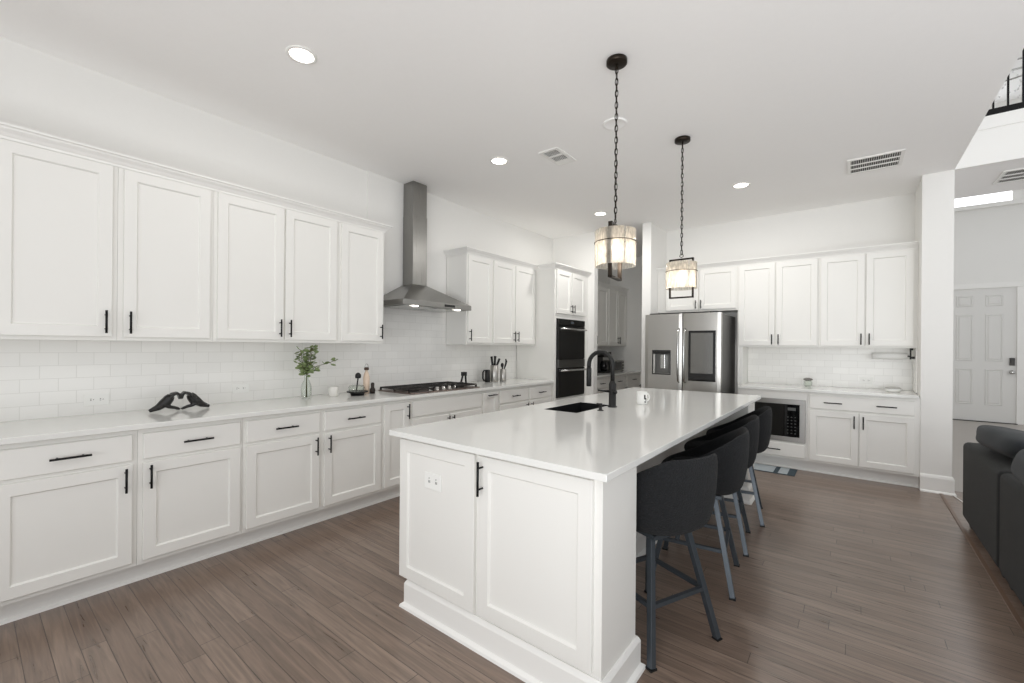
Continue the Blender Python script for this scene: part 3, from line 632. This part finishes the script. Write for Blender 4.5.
# ================================================================= BAR STOOLS
def make_stool():
    t = thing('bar_stool', (0, 0, 0), '', 'bar stool', 'black bar stools along the island')
    n = 40
    def hgt(a):   # a = 0 at the back (+x)
        k = (1 + math.cos(a)) / 2
        return .655 + .232 * min(1, k * 1.10) ** 1.5
    def rr(a, base_):  # slightly squared plan
        return base_ / ((abs(math.cos(a)) ** 2.6 + abs(math.sin(a)) ** 2.6) ** (1 / 2.6)) * (1.0 if math.cos(a) > 0 else .94)
    rings = []
    def ring(fr_, fz): rings.append([(rr(2 * math.pi * k / n, fr_(2 * math.pi * k / n)) * math.cos(2 * math.pi * k / n), rr(2 * math.pi * k / n, fr_(2 * math.pi * k / n)) * math.sin(2 * math.pi * k / n), fz(2 * math.pi * k / n)) for k in range(n)])
    ring(lambda a: .10, lambda a: .520); ring(lambda a: .165, lambda a: .524); ring(lambda a: .205, lambda a: .545); ring(lambda a: .230, lambda a: .590)
    ring(lambda a: .246, lambda a: .585 + (hgt(a) - .585) * .45); ring(lambda a: .250, lambda a: hgt(a) - .018); ring(lambda a: .240, lambda a: hgt(a)); ring(lambda a: .222, lambda a: hgt(a) - .008)
    ring(lambda a: .212, lambda a: .635 + (hgt(a) - .635) * .4); ring(lambda a: .200, lambda a: .628)
    vs = sum(rings, []); m_ = len(rings)
    fs = [(i * n + k, i * n + (k + 1) % n, (i + 1) * n + (k + 1) % n, (i + 1) * n + k) for i in range(m_ - 1) for k in range(n)] + [tuple(range(n))[::-1], tuple(range((m_ - 1) * n, m_ * n))]
    vs = [(x + .035, y, z) for x, y, z in vs]
    MB().add(vs, fs, True).build('bucket_shell', M_boucle, t, sub=1)
    MB().ell((.025, 0, .635), (.195, .195, .034), 24, 8, .8).build('seat_cushion', M_boucle, t)
    MB().box((-.13, -.13, .500), (.15, .13, .519)).build('mounting_plate', M_leg, t)
    zf = .228
    def at(sx, sy, z): k = 1 - z / .50; return (sx * (.115 + .10 * k), sy * (.115 + .095 * k), z)
    for sx in (-1, 1):
        for sy in (-1, 1):
            lg = MB().tube([at(sx, sy, .496), at(sx, sy, .006)], .0135, 4).build('leg', M_leg, t, .0015)
            MB().box(tuple(Vector(at(sx, sy, 0)) + Vector((-.017, -.017, 0))), tuple(Vector(at(sx, sy, .008)) + Vector((.017, .017, 0)))).build('foot_pad', M_matteblk, lg)
    for a, b_ in (((-1, -1), (1, -1)), ((1, -1), (1, 1)), ((1, 1), (-1, 1)), ((-1, 1), (-1, -1))):
        MB().tube([at(*a, zf), at(*b_, zf)], .0095, 4).build('footrest_bar', M_leg, t)
    return t
stools = [(2.945, 2.085, -24, 'black fabric bar stool nearest the camera, at the near end of the island'),
          (2.972, 2.765, 8, 'second bar stool from the near end of the island, black fabric bucket seat'),
          (2.935, 3.36, 8, 'third bar stool from the near end of the island, black fabric bucket seat'),
          (2.935, 3.96, 10, 'black fabric bar stool farthest from the camera, nearest the microwave')]
st = make_stool()
for i, (x, y, a, lb) in enumerate(stools):
    o = st if i == 0 else copy_tree(st)
    o.location = (x, y, 0); o.rotation_euler = (0, 0, R(a)); o['label'] = lb

# ================================================================= SOFA
so = thing('sofa', (4.9, 3.3, 0), 'dark charcoal sectional sofa with its back toward the kitchen at right', 'sofa')
sx_ = 4.397
mods = [(3.802, 4.86), (2.765, 3.792), (1.78, 2.755)]
for (a, b_) in mods:
    MB().box((sx_, a, .05), (sx_ + .23, b_, .645)).build('back_section', M_sofa, so, .035, 4)
    MB().box((sx_ + .232, a, .07), (5.36, b_, .30)).build('seat_base', M_sofa, so, .02, 3)
    MB().box((sx_ + .234, a + .005, .302), (5.38, b_ - .005, .46)).build('seat_cushion', M_sofa, so, .045, 4)
    for fx1 in (sx_ + .06, 5.28):
        for fy1 in (a + .08, b_ - .08): MB().box((fx1 - .025, fy1 - .025, 0), (fx1 + .025, fy1 + .025, .049 if fx1 < 5 else .069)).build('foot', M_matteblk, so)
def cushion(name, c_, r, rot, label, m_=M_pillow, grp=None):
    mb = MB().ell((0, 0, 0), r, 28, 16, .62)
    for i, v in enumerate(mb.v):
        x, y, z = v; d_ = 1 + .04 * math.sin(x * 21 + y * 13 + c_[1] * 7) + .03 * math.sin(z * 30 + y * 17); mb.v[i] = (x * d_, y * d_, z * (1 + .05 * math.sin(y * 19)))
    o = mb.build(name, m_, None, sub=1); o.location = c_; o.rotation_euler = [R(v) for v in rot]; tag(o, label, 'cushion', grp); return o
cushion('back_cushion', (4.57, 4.20, .755), (.17, .43, .085), (-2, 10, 3), 'plump dark cushion flopped over the far end of the sofa back')
cushion('back_cushion', (4.50, 3.10, .765), (.16, .40, .095), (2, 8, -3), 'dark cushion lying on the nearer sofa back section, cut by the right edge')
cb = MB().tube([(4.462, 5.70, .005), (4.475, 5.62, .005), (4.50, 5.50, .005), (4.55, 5.30, .005), (4.60, 5.0, .005)], .005, 8).build('power_cord', M_trim); tag(cb, 'white cord on the floor between pillar and sofa', 'cord')

# ================================================================= FLOOR MAT
rg = thing('floor_mat', (2.85, 5.63, 0), 'pale kitchen mat with dark border lying below the microwave', 'mat')
MB().box((2.30, 5.475, .0), (3.24, 5.79, .006)).build('border', M_rugdark, rg, .002)
MB().box((2.32, 5.490, .006), (3.04, 5.775, .0085)).box((3.085, 5.490, .006), (3.17, 5.775, .0085)).build('pale_field', M_rugpale, rg)

# ================================================================= PENDANTS AND CEILING FIXTURES
def make_pendant():
    t = thing('pendant_light', (0, 0, 0), '', 'pendant light', 'pendants over the island')
    T = 0.0   # local z 0 = ceiling
    MB().lathe([(.055, T - .001), (.060, T - .004), (.060, T - .026), (.052, T - .030), (.004, T - .031)], (0, 0, 0), 28).build('canopy', M_bronze, t)
    MB().lathe([(.006, -.031), (.006, -.055)], (0, 0, 0), 8).build('canopy_loop', M_bronze, t)
    zt = -.935; n = 26; zl = -.045; step = (zt - zl) / n; mb = MB()
    for i in range(n):
        zc = zl + step * (i + .5); hh = abs(step) * .68; ww = .0085; vert = i % 2
        pts = [((ww * math.cos(a), 0, zc + hh * math.sin(a)) if vert else (0, ww * math.cos(a), zc + hh * math.sin(a))) for a in [2 * math.pi * k / 10 for k in range(11)]]
        mb.tube(pts, .0026, 5, cap=False)
    mb.tube([(.004 * math.sin(i * 1.3), .004 * math.cos(i * 1.1), -.03 + i * (zt + .03) / 30) for i in range(31)], .0022, 6)
    mb.build('chain', M_bronze, t)
    f0, f1, hw = -1.288, -.970, .095
    fr_ = MB(); b_ = .0055; d_ = .012
    fr_.box((-hw, -d_, f0), (-hw + 2 * b_, d_, f1)).box((hw - 2 * b_, -d_, f0), (hw, d_, f1)).box((-hw, -d_, f1 - 2 * b_), (hw, d_, f1)).box((-hw, -d_, f0), (hw, d_, f0 + 2 * b_))
    fr_.build('metal_frame', M_bronze, t, .001)
    MB().tube([(.0, 0, -.93), (.012, 0, -.94), (.014, 0, -.952), (0, 0, -.962), (-.014, 0, -.952), (-.012, 0, -.94), (0, 0, -.93)], .003, 6, cap=False).build('hanging_ring', M_bronze, t)
    # drum shade of four curved rippled panes
    g0, g1, rad = -1.212, -1.005, .118
    for q in range(4):
        vs = []; n = 10
        for i in range(n + 1):
            a = R(90 * q + 47 + 86 * i / n)
            for rr_ in (rad, rad - .006):
                for z in (g0, g1): vs.append((rr_ * math.cos(a), rr_ * math.sin(a), z))
        fs = []
        for i in range(n):
            o_ = i * 4; fs += [(o_, o_ + 4, o_ + 5, o_ + 1), (o_ + 2, o_ + 3, o_ + 7, o_ + 6), (o_ + 1, o_ + 5, o_ + 7, o_ + 3), (o_, o_ + 2, o_ + 6, o_ + 4)]
        fs += [(0, 1, 3, 2), (n * 4, n * 4 + 2, n * 4 + 3, n * 4 + 1)]
        MB().add(vs, fs, True).build('glass_pane', M_shade, t)
    zb = -1.075
    MB().tube([((rad + .002) * math.cos(2 * math.pi * i / 32), (rad + .002) * math.sin(2 * math.pi * i / 32), zb) for i in range(33)], .0028, 6, cap=False).box((-rad, -.004, zb - .003), (rad, .004, zb + .003)).box((-.004, -rad, zb - .003), (.004, rad, zb + .003)).build('shade_band', M_bronze, t)
    MB().lathe([(.016, -1.052), (.016, -1.00), (.006, -.985), (.006, f1 - .01)], (0, 0, 0), 14).build('socket', M_bronze, t)
    MB().lathe([(.006, -1.155), (.022, -1.145), (.030, -1.12), (.027, -1.09), (.014, -1.058), (.012, -1.05)], (0, 0, 0), 16).build('bulb', M_bulb, t)
    return t
for px_, py_ in ((2.615, 2.372), (2.625, 3.59)):
    l = bpy.data.lights.new('pendant_bulb_light', 'POINT'); l.energy = 1.5; l.shadow_soft_size = .03; l.color = (1, .9, .8)
    o = bpy.data.objects.new('pendant_bulb_light', l); o.location = (px_, py_, H - 1.19); col.objects.link(o)
pe = make_pendant()
pe.location = (2.615, 2.372, H); pe.rotation_euler = (0, 0, R(97)); pe['label'] = 'pendant lamp nearer the camera, drum glass shade with frame seen nearly edge-on'
p2 = copy_tree(pe); p2.location = (2.625, 3.59, H); p2.rotation_euler = (0, 0, 0); p2['label'] = 'pendant lamp farther from the camera, glass shade with frame seen face-on'
for x, y, lb in ((1.18, 1.22, 'round recessed ceiling light above the left cabinets, nearest the camera'), (1.175, 3.02, 'round recessed ceiling light in front of the range hood chimney'),
                 (1.197, 4.99, 'round recessed ceiling light in front of the oven tower'), (2.797, 4.98, 'round recessed ceiling light in front of the refrigerator cabinets')):
    t = thing('recessed_light', (x, y, H), lb, 'ceiling light', 'lit recessed ceiling lights')
    MB().lathe([(.084, H - .001), (.082, H - .006), (.066, H - .007), (.064, H - .001)], (x, y, 0), 32, cap=(False, False)).build('trim_ring', M_trim, t)
    MB().lathe([(.064, H - .001), (.064, H - .004), (.002, H - .0045)], (x, y, 0), 28).build('lens', M_can, t)
tag(MB().lathe([(.090, H - .001), (.089, H - .008), (.078, H - .011), (.072, H - .008), (.002, H - .008)], (2.295, 3.04, 0), 32).build('ceiling_speaker', M_ceil), 'unlit flat white disc on the ceiling behind the nearer pendant chain', 'speaker')
def vent(x0, y0, x1, y1, z, lb, mode):
    t = thing('ceiling_vent', ((x0 + x1) / 2, (y0 + y1) / 2, z), lb, 'vent'); i = .026
    m = MB(); a, b_ = z - .010, z - .0005
    m.box((x0, y0, a), (x1, y0 + i, b_)); m.box((x0, y1 - i, a), (x1, y1, b_)); m.box((x0, y0 + i, a), (x0 + i, y1 - i, b_)); m.box((x1 - i, y0 + i, a), (x1, y1 - i, b_))
    if mode == 'b': ym = y0 + (y1 - y0) * .40; m.box((x0 + i, ym - .012, a), (x1 - i, ym + .012, b_))
    m.build('frame', M_trim, t, .001)
    MB().box((x0 + i, y0 + i, z - .003), (x1 - i, (y1 - i) if mode == 'a' else y0 + (y1 - y0) * .72, z - .0012)).build('duct_opening', M_ventdark, t)
    if mode == 'b': MB().box((x0 + i, y0 + (y1 - y0) * .72, z - .009), (x1 - i, y1 - i, z - .001)).build('blank_plate', M_trim, t)
    s = MB()
    if mode == 'a':
        k = 3
        for j in range(1, k): yy = y0 + i + (y1 - y0 - 2 * i) * j / k; s.box((x0 + i, yy - .007, z - .012), (x1 - i, yy + .007, z - .004))
        k = 22
        for j in range(k): xx = x0 + i + (x1 - x0 - 2 * i) * (j + .5) / k; s.box((xx - .0015, y0 + i, z - .008), (xx + .0015, y1 - i, z - .004))
    else:
        k = 9
        for j in range(k): xx = x0 + i + (x1 - x0 - 2 * i) * (j + .5) / k; s.box((xx - .0018, y0 + i, z - .008), (xx + .0018, y0 + (y1 - y0) * .72, z - .004))
    s.build('louvers', M_trim, t)
vent(1.555, 3.10, 1.745, 3.43, H, 'small square-bladed ceiling vent between range hood and pendants', 'b')
vent(3.665, 4.89, 4.055, 5.285, H, 'ceiling vent with dark slots just left of the white pillar top', 'a')
vent(4.82, 6.05, 5.24, 6.46, H, 'ceiling vent under the upper walkway right of the pillar', 'a')

# ---- railing of the upper walkway
rl = thing('railing', (6.7, YF + .03, 3.476), 'black metal railing along the upper walkway, top right', 'railing')
MB().box((4.46, YF - .0, 3.478), (8.9, YF + .05, 3.535)).build('bottom_rail', M_black, rl)
MB().box((4.46, YF - .0, 4.40), (8.9, YF + .055, 4.46)).build('handrail', M_black, rl)
for i in range(40):
    x = 4.522 + i * .0895
    b_ = MB().box((x - .0065, YF + .018, 3.535), (x + .0065, YF + .031, 4.40)).build('baluster', M_black, rl)
chd = thing('chandelier', (5.42, 9.0, 4.7), 'crystal chandelier glimpsed between the balusters at top right', 'chandelier')
MB().tube([(5.42 + .3 * math.cos(a), 9 + .3 * math.sin(a), 5.25) for a in [2 * math.pi * k / 24 for k in range(25)]], .012, 6, cap=False).tube([(5.42, 9, 5.25), (5.42, 9, 5.99)], .01, 6).box((5.12, 8.99, 5.24), (5.72, 9.01, 5.26)).build('ring', M_steel2, chd)
m = MB()
for k in range(80):
    a = random.random() * 6.283; rr_ = .3 * math.sqrt(random.random()) if k > 60 else .3
    m.ell((5.42 + rr_ * math.cos(a), 9 + rr_ * math.sin(a), 5.22 - random.random() * (.75 - rr_)), (.009, .009, .015), 6, 4)
cr_ = m.build('crystal_drops', M_crystal, chd, kind='stuff')

# ================================================================= THINGS ON THE LEFT COUNTER
CT = .914
# heart hands sculpture
hs = MB()
def hand(sgn, X=.21, Y0=.905):
    def P_(y, z, dx=0): return (X + dx, Y0 + sgn * y * .80, CT + z)
    hs.tube([P_(.205, .012), P_(.15, .030), P_(.115, .052), P_(.085, .075)], [.010, .021, .029, .031], 12)      # wrist into palm
    hs.tube([P_(.10, .055), P_(.078, .085), P_(.062, .102)], [.030, .030, .022], 12)
    for k, (dx, ln) in enumerate(((-.024, .92), (-.008, 1.0), (.008, .97), (.024, .84))):                            # four fingers arching down into the heart point
        hs.tube([P_(.075, .088, dx), P_(.052 , .112 * (.96 + .04 * ln), dx * .9), P_(.026, .118 * (.93 + .07 * ln), dx * .8), P_(.010, .105, dx * .7), P_(.005 + .004 * (1 - ln), .105 - .030 * ln, dx * .6)], [.011, .0105, .0095, .009, .0065], 8)
    hs.tube([P_(.105, .045, .012), P_(.075, .030, .014), P_(.045, .024, .010), P_(.022, .016, .006), P_(.006, .009, .0)], [.016, .0125, .011, .010, .007], 8)   # thumb
hand(-1); hand(1)
hob = hs.build('heart_hands_sculpture', mat('black_polished_stone', (34, 33, 32), .16, noise=.2), None)
rm = hob.modifiers.new('remesh', 'REMESH'); rm.mode = 'VOXEL'; rm.voxel_size = .0028; rm.use_smooth_shade = True
smm = hob.modifiers.new('smooth', 'SMOOTH'); smm.iterations = 3; smm.factor = .5
tag(hob, 'glossy black sculpture of two hands making a heart, on the left counter', 'sculpture')
# vase with eucalyptus
va = thing('flower_vase', (.215, 1.745, CT), 'clear glass bottle vase holding green eucalyptus on the left counter', 'vase')
vx, vy = .215, 1.745
MB().lathe([(.004, CT + .001), (.036, CT + .002), (.040, CT + .02), (.041, CT + .09), (.034, CT + .125), (.018, CT + .16), (.015, CT + .20), (.019, CT + .215), (.016, CT + .214), (.012, CT + .20), (.015, CT + .16), (.031, CT + .123), (.037, CT + .088), (.036, CT + .022), (.004, CT + .012)], (vx, vy, 0), 24).build('glass_bottle', M_glass, va)
eu = thing('eucalyptus_bunch', (vx, vy, CT + .014), 'bunch of green eucalyptus stems standing in the glass vase', 'plant')
stems = [[(0, 0, .015), (.002, .002, .2), (.02, .02, .30), (.03, .035, .42)], [(.005, -.005, .015), (0, 0, .2), (-.01, -.03, .30), (.0, -.05, .40)],
         [(-.005, .006, .015), (.003, .0, .2), (.03, .0, .30), (.05, .02, .44)], [(.004, .005, .015), (.0, .002, .2), (.02, .07, .265), (.035, .17, .29), (.04, .235, .315)],
         [(.0, .005, .015), (.002, .002, .2), (.03, -.04, .26), (.05, -.085, .29)]]
sm_ = MB(); lf = MB()
for si, s_ in enumerate(stems):
    pts = [Vector((vx + a, vy + b_, CT + z)) for a, b_, z in s_]; sm_.tube(pts, .0022, 6)
    segs = pts[1:]; cnt = [36, 36, 38, 15, 22][si]
    for k in range(cnt):
        u_ = (k + .5) / cnt * (len(segs) - 1); i = min(int(u_), len(segs) - 2); p = segs[i].lerp(segs[i + 1], u_ - i)
        if si == 3 and u_ < .5: continue
        a = k * 2.4 + si; tilt = random.uniform(-.5, .7)
        d = Vector((math.cos(a), math.sin(a), tilt)).normalized(); L_ = random.uniform(.032, .050); W_ = L_ * .40
        n_ = Vector((random.uniform(-1, 1), random.uniform(-1, 1), 1.2)).normalized(); s2 = d.cross(n_).normalized(); n_ = s2.cross(d)
        base_ = p + d * random.uniform(.004, .026); c_ = base_ + d * L_ * .5
        ring_ = [c_ + d * (L_ * .5 * math.cos(t)) + s2 * (W_ * math.sin(t)) for t in [2 * math.pi * q / 8 for q in range(8)]]
        lf.add([v + n_ * .0004 for v in ring_] + [v - n_ * .0004 for v in ring_] + [c_ - n_ * .004, c_ - n_ * .0045], [(q, (q + 1) % 8, 16) for q in range(8)] + [((q + 1) % 8 + 8, q + 8, 17) for q in range(8)])
        sm_.tube([p, base_], .001, 4)
sm_.build('stems', M_stem, eu); lf.build('leaves', M_leaf, eu)
cn = thing('candle_jar', (.205, 1.985, CT), 'white lidless candle jar right of the green plant', 'candle')
MB().lathe([(.036, CT + .0005), (.040, CT + .004), (.040, CT + .082), (.036, CT + .085), (.036, CT + .070)], (.205, 1.985, 0), 24, cap=(True, False)).build('jar', M_candle, cn)
MB().lathe([(.0355, CT + .060), (.0355, CT + .068), (.002, CT + .068)], (.205, 1.985, 0), 20).tube([(.205, 1.985, CT + .068), (.206, 1.986, CT + .078)], .0012, 5).build('wax', M_paper, cn)
# tray with its things
tr = MB().lathe([(.055, CT + .0005), (.060, CT + .018), (.088, CT + .026), (.092, CT + .036), (.088, CT + .036), (.058, CT + .028), (.002, CT + .026)], (.27, 2.175, 0), 32).build('tray', M_matteblk)
tag(tr, 'round black footed tray left of the cooktop', 'tray')
bw_ = MB().lathe([(.045, CT + .0285), (.066, CT + .040), (.070, CT + .072), (.060, CT + .088), (.058, CT + .086), (.067, CT + .070), (.062, CT + .042), (.002, CT + .033)], (.27, 2.165, 0), 28).build('glass_bowl', M_glass)
tag(bw_, 'clear glass bowl on the black tray left of the cooktop', 'bowl')
wk = thing('scrub_brush', (.27, 2.175, CT + .035), 'black round-headed brush standing in the glass bowl', 'brush')
MB().tube([(.27, 2.165, CT + .045), (.27, 2.18, CT + .155)], .006, 8).build('handle', M_matteblk, wk)
MB().lathe([(.022, CT + .150), (.026, CT + .160), (.025, CT + .180), (.014, CT + .195), (.003, CT + .199)], (.27, 2.18, 0), 20).build('round_head', M_matteblk, wk)
bt = thing('oil_bottle', (.20, 2.31, CT), 'tall pale pink bottle with wire loop top left of the cooktop', 'bottle')
MB().lathe([(.026, CT + .001), (.029, CT + .006), (.029, CT + .15), (.020, CT + .185), (.013, CT + .20), (.013, CT + .215)], (.20, 2.31, 0), 20).build('bottle_body', M_amber, bt)
MB().lathe([(.022, CT + .215), (.022, CT + .235), (.010, CT + .24)], (.20, 2.31, 0), 16).build('cap', mat('bottle_cap_brown', (70, 52, 42), .5), bt)
MB().tube([(.20, 2.31 + .018 * math.cos(a), CT + .235 + .036 * math.sin(a)) for a in [math.pi * k / 10 for k in range(11)]], .0022, 6).build('wire_loop', M_steel2, bt)
pm = MB().lathe([(.024, CT + .0005), (.024, CT + .04), (.015, CT + .055), (.017, CT + .09), (.008, CT + .10)], (.245, 2.345, 0), 18).build('pepper_mill', mat('dark_walnut', (36, 26, 20), .4)); tag(pm, 'short dark brown pepper mill beside the pink bottle', 'pepper mill')
# knife holder group
kx, ky = .20, 4.10
k1 = thing('knife_holder', (kx, ky + .02, CT), 'taller round steel knife holder with black-handled knives', 'knife block')
MB().lathe([(.048, CT + .0005), (.050, CT + .004), (.050, CT + .205), (.046, CT + .207), (.046, CT + .17)], (kx, ky + .02, 0), 28, cap=(True, False)).build('steel_cylinder', M_steel, k1)
MB().lathe([(.0455, CT + .15), (.0455, CT + .19), (.002, CT + .19)], (kx, ky + .02, 0), 20).build('insert', M_matteblk, k1)
for dx, dy, tx, ty, z1 in ((-.01, -.02, -.01, -.012, .315), (.012, -.005, .0, .004, .320), (-.012, .012, .0, .022, .318), (.016, .02, .012, .045, .285)):
    kn = MB().tube([(kx + dx, ky + .02 + dy, CT + .185), (kx + dx + tx, ky + .02 + dy + ty, CT + z1)], [.012, .0145], 8).build('knife_handle', M_matteblk, k1)
k2 = thing('utensil_crock', (.24, 4.245, CT), 'shorter round steel canister with black scissors handles', 'canister')
MB().lathe([(.038, CT + .0005), (.040, CT + .004), (.040, CT + .155), (.036, CT + .157), (.036, CT + .12)], (.24, 4.245, 0), 24, cap=(True, False)).build('steel_cylinder', M_steel, k2)
MB().lathe([(.0355, CT + .11), (.0355, CT + .15), (.002, CT + .15)], (.24, 4.245, 0), 20).build('insert', M_matteblk, k2)
MB().tube([(.24, 4.235, CT + .145), (.24, 4.23, CT + .18)], .010, 8).ell((.24, 4.228, CT + .205), (.014, .028, .030), 14, 8).tube([(.24, 4.262, CT + .145), (.24, 4.29, CT + .20), (.24, 4.31, CT + .25), (.24, 4.295, CT + .28)], [.005, .012, .013, .008], 8).build('scissors_handles', M_matteblk, k2)
k3 = thing('kettle', (.18, 4.0, CT), 'black pitcher with loop handle left of the knife holder', 'pitcher')
MB().lathe([(.030, CT + .0005), (.034, CT + .01), (.032, CT + .145), (.026, CT + .152), (.003, CT + .153)], (.18, 4.015, 0), 20).build('pitcher_body', M_matteblk, k3)
MB().tube([(.18, 3.985, CT + .14), (.18, 3.950, CT + .145), (.18, 3.932, CT + .12), (.18, 3.932, CT + .05), (.18, 3.950, CT + .02), (.18, 3.985, CT + .025)], .010, 8).build('handle', M_matteblk, k3)

# ---- outlets on the tiled walls
def outlet(u, z, wall, lb, w_=.115, h_=.073):
    fr = FR((.0125, 0, 0), (0, 1, 0), (1, 0, 0)) if wall == 'L' else FR((0, YB - .0125, 0), (1, 0, 0), (0, -1, 0))
    p = fr.p(u, 0, z); t = thing('wall_outlet', tuple(p), lb, 'outlet')
    fr.box(m := MB(), u - w_ / 2, u + w_ / 2, 0, .005, z - h_ / 2, z + h_ / 2); m.build('cover_plate', M_plate, t, .002)
    m = MB()
    for s in (-.022, .022):
        fr.box(m, u + s - .008, u + s - .002, .005, .0062, z - .006, z - .003); fr.box(m, u + s - .008, u + s - .002, .005, .0062, z + .003, z + .006); fr.box(m, u + s + .005, u + s + .009, .005, .0062, z - .002, z + .002)
    m.build('socket_slots', M_slot, t)
outlet(.527, 1.005, 'L', 'white outlet on the tile left of the heart hands sculpture')
outlet(1.335, 1.018, 'L', 'white outlet on the tile between the sculpture and the plant')
outlet(3.84, 1.005, 'B', 'white outlet on the back tile right of the glass jar')

# ---- things on the right counter
gj = thing('glass_jar', (3.31, 6.10, CT), 'small glass jar with grey lid on the microwave counter', 'jar')
MB().lathe([(.036, CT + .0005), (.042, CT + .01), (.042, CT + .06), (.034, CT + .072), (.032, CT + .07), (.039, CT + .058), (.039, CT + .012), (.002, CT + .006)], (3.31, 6.10, 0), 20).build('jar_body', M_glass, gj)
MB().ell((3.31, 6.10, CT + .088), (.047, .047, .018), 14, 8).build('lid', mat('jar_lid_grey', (120, 118, 114), .5, noise=.4, nscale=60), gj)
ds_ = thing('butter_dish', (4.05, 6.02, CT), 'low white dish with grey lid on the right counter beside the pillar', 'dish')
MB().lathe([(.045, CT + .0005), (.060, CT + .01), (.078, CT + .034), (.074, CT + .034), (.056, CT + .014), (.002, CT + .010)], (4.05, 6.02, 0), 24).build('dish_bowl', M_white, ds_)
MB().lathe([(.066, CT + .036), (.062, CT + .046), (.02, CT + .054), (.003, CT + .055)], (4.05, 6.02, 0), 24).build('lid', mat('dish_lid_grey', (176, 174, 170), .5), ds_)
ph_ = thing('paper_towel_holder', (4.03, 6.12, 1.371), 'black paper towel bracket mounted under the right wall cabinet', 'paper towel holder')
MB().box((4.185, 6.09, 1.350), (4.21, 6.15, 1.3715)).box((4.185, 6.112, 1.255), (4.197, 6.128, 1.352)).box((4.185, 6.105, 1.262), (4.222, 6.135, 1.285)).build('bracket', M_matteblk, ph_)
MB().tube([(3.888, 6.12, 1.288), (4.19, 6.12, 1.288)], .008, 8).build('rod', M_matteblk, ph_)
rl_ = MB().lathe([(.0085, 3.885), (.034, 3.885), (.034, 4.165), (.0085, 4.165)], (0, 6.12, 1.288), 28, axis='x', cap=(False, False)); 
tag(rl_.build('paper_towel_roll', M_paper), 'white paper towel roll hanging under the right wall cabinet', 'paper towel')

# ================================================================= PANTRY BEYOND THE OPENING
def pcab(fn, a, b_, lb, **k): return fn(FUp if fn is upper else FLp, a, b_, lb, **k)
FUp = FR((.335, 0, 0), (0, 1, 0), (1, 0, 0)); FLp = FR((.60, 0, 0), (0, 1, 0), (1, 0, 0))
t = upper(FUp, 5.95, 7.02, 'double-door wall cabinet in the dim pantry, nearer pair'); door(FUp, t, 5.97, 6.48, UD0, UD1, 6.45, 1.478); door(FUp, t, 6.50, 7.0, UD0, UD1, 6.53, 1.478)
t = upper(FUp, 7.02, 7.795, 'double-door wall cabinet in the dim pantry, against the far wall'); door(FUp, t, 7.035, 7.40, UD0, UD1, 7.37, 1.478); door(FUp, t, 7.415, 7.78, UD0, UD1, 7.44, 1.478)
crown('trim_10', [(.337, 5.95), (.337, 7.799)], CZ)
for a, b_, lb in ((5.90, 6.55, 'pantry base cabinet nearest the opening'), (6.55, 7.18, 'middle pantry base cabinet with a drawer'), (7.18, 7.795, 'pantry base cabinet against the far pantry wall')):
    t = base_cab(FLp, a, b_, lb); drawer(FLp, t, a + .02, b_ - .02, DZ0, DZ1, [(a + b_) / 2]); door(FLp, t, a + .02, b_ - .02, OZ0, OZ1, b_ - .05, .615)
kick('trim_11', [(.50, 5.90), (.50, 7.795)])
tag(MB().box((.001, 5.86, BT), (.648, 7.797, .914)).build('countertop', M_counter, None, .003), 'pantry countertop seen through the opening beside the refrigerator', 'countertop')
cm = thing('coffee_maker', (.28, 6.85, CT), 'tall black coffee maker on the pantry counter behind the faucet', 'coffee maker')
MB().box((.16, 6.72, CT + .0005), (.42, 7.0, CT + .03)).build('base', M_matteblk, cm, .006); MB().box((.16, 6.72, CT + .03), (.26, 7.0, CT + .36)).build('tower', M_matteblk, cm, .006)
MB().box((.26, 6.72, CT + .27), (.42, 7.0, CT + .36)).build('brew_head', M_dark, cm, .01); MB().lathe([(.05, CT + .031), (.065, CT + .06), (.065, CT + .15), (.05, CT + .19), (.045, CT + .2)], (.345, 6.86, 0), 20).build('carafe', M_dark, cm)
to = thing('toaster_oven', (.25, 7.35, CT), 'small steel and black toaster oven on the pantry counter', 'toaster oven')
MB().box((.10, 7.16, CT + .012), (.40, 7.56, CT + .21)).build('case', M_steel, to, .008)
dd = MB().box((.4005, 7.18, CT + .03), (.412, 7.46, CT + .195)).build('glass_door', M_dark, to, .003)
MB().tube([(.425, 7.2, CT + .18), (.425, 7.44, CT + .18)], .005, 8).box((.412, 7.21, CT + .176), (.425, 7.22, CT + .184)).box((.412, 7.42, CT + .176), (.425, 7.43, CT + .184)).build('handle', M_steel2, dd)
for i in range(3): MB().lathe([(.014, .401), (.013, .418), (.002, .419)], (0, 7.51, CT + .06 + i * .055), 12, axis='x').build('knob', M_matteblk, to)
MB().box((.12, 7.18, CT + .0005), (.15, 7.21, CT + .0125)).box((.12, 7.51, CT + .0005), (.15, 7.54, CT + .0125)).box((.36, 7.18, CT + .0005), (.39, 7.21, CT + .0125)).box((.36, 7.51, CT + .0005), (.39, 7.54, CT + .0125)).build('feet', M_matteblk, to)
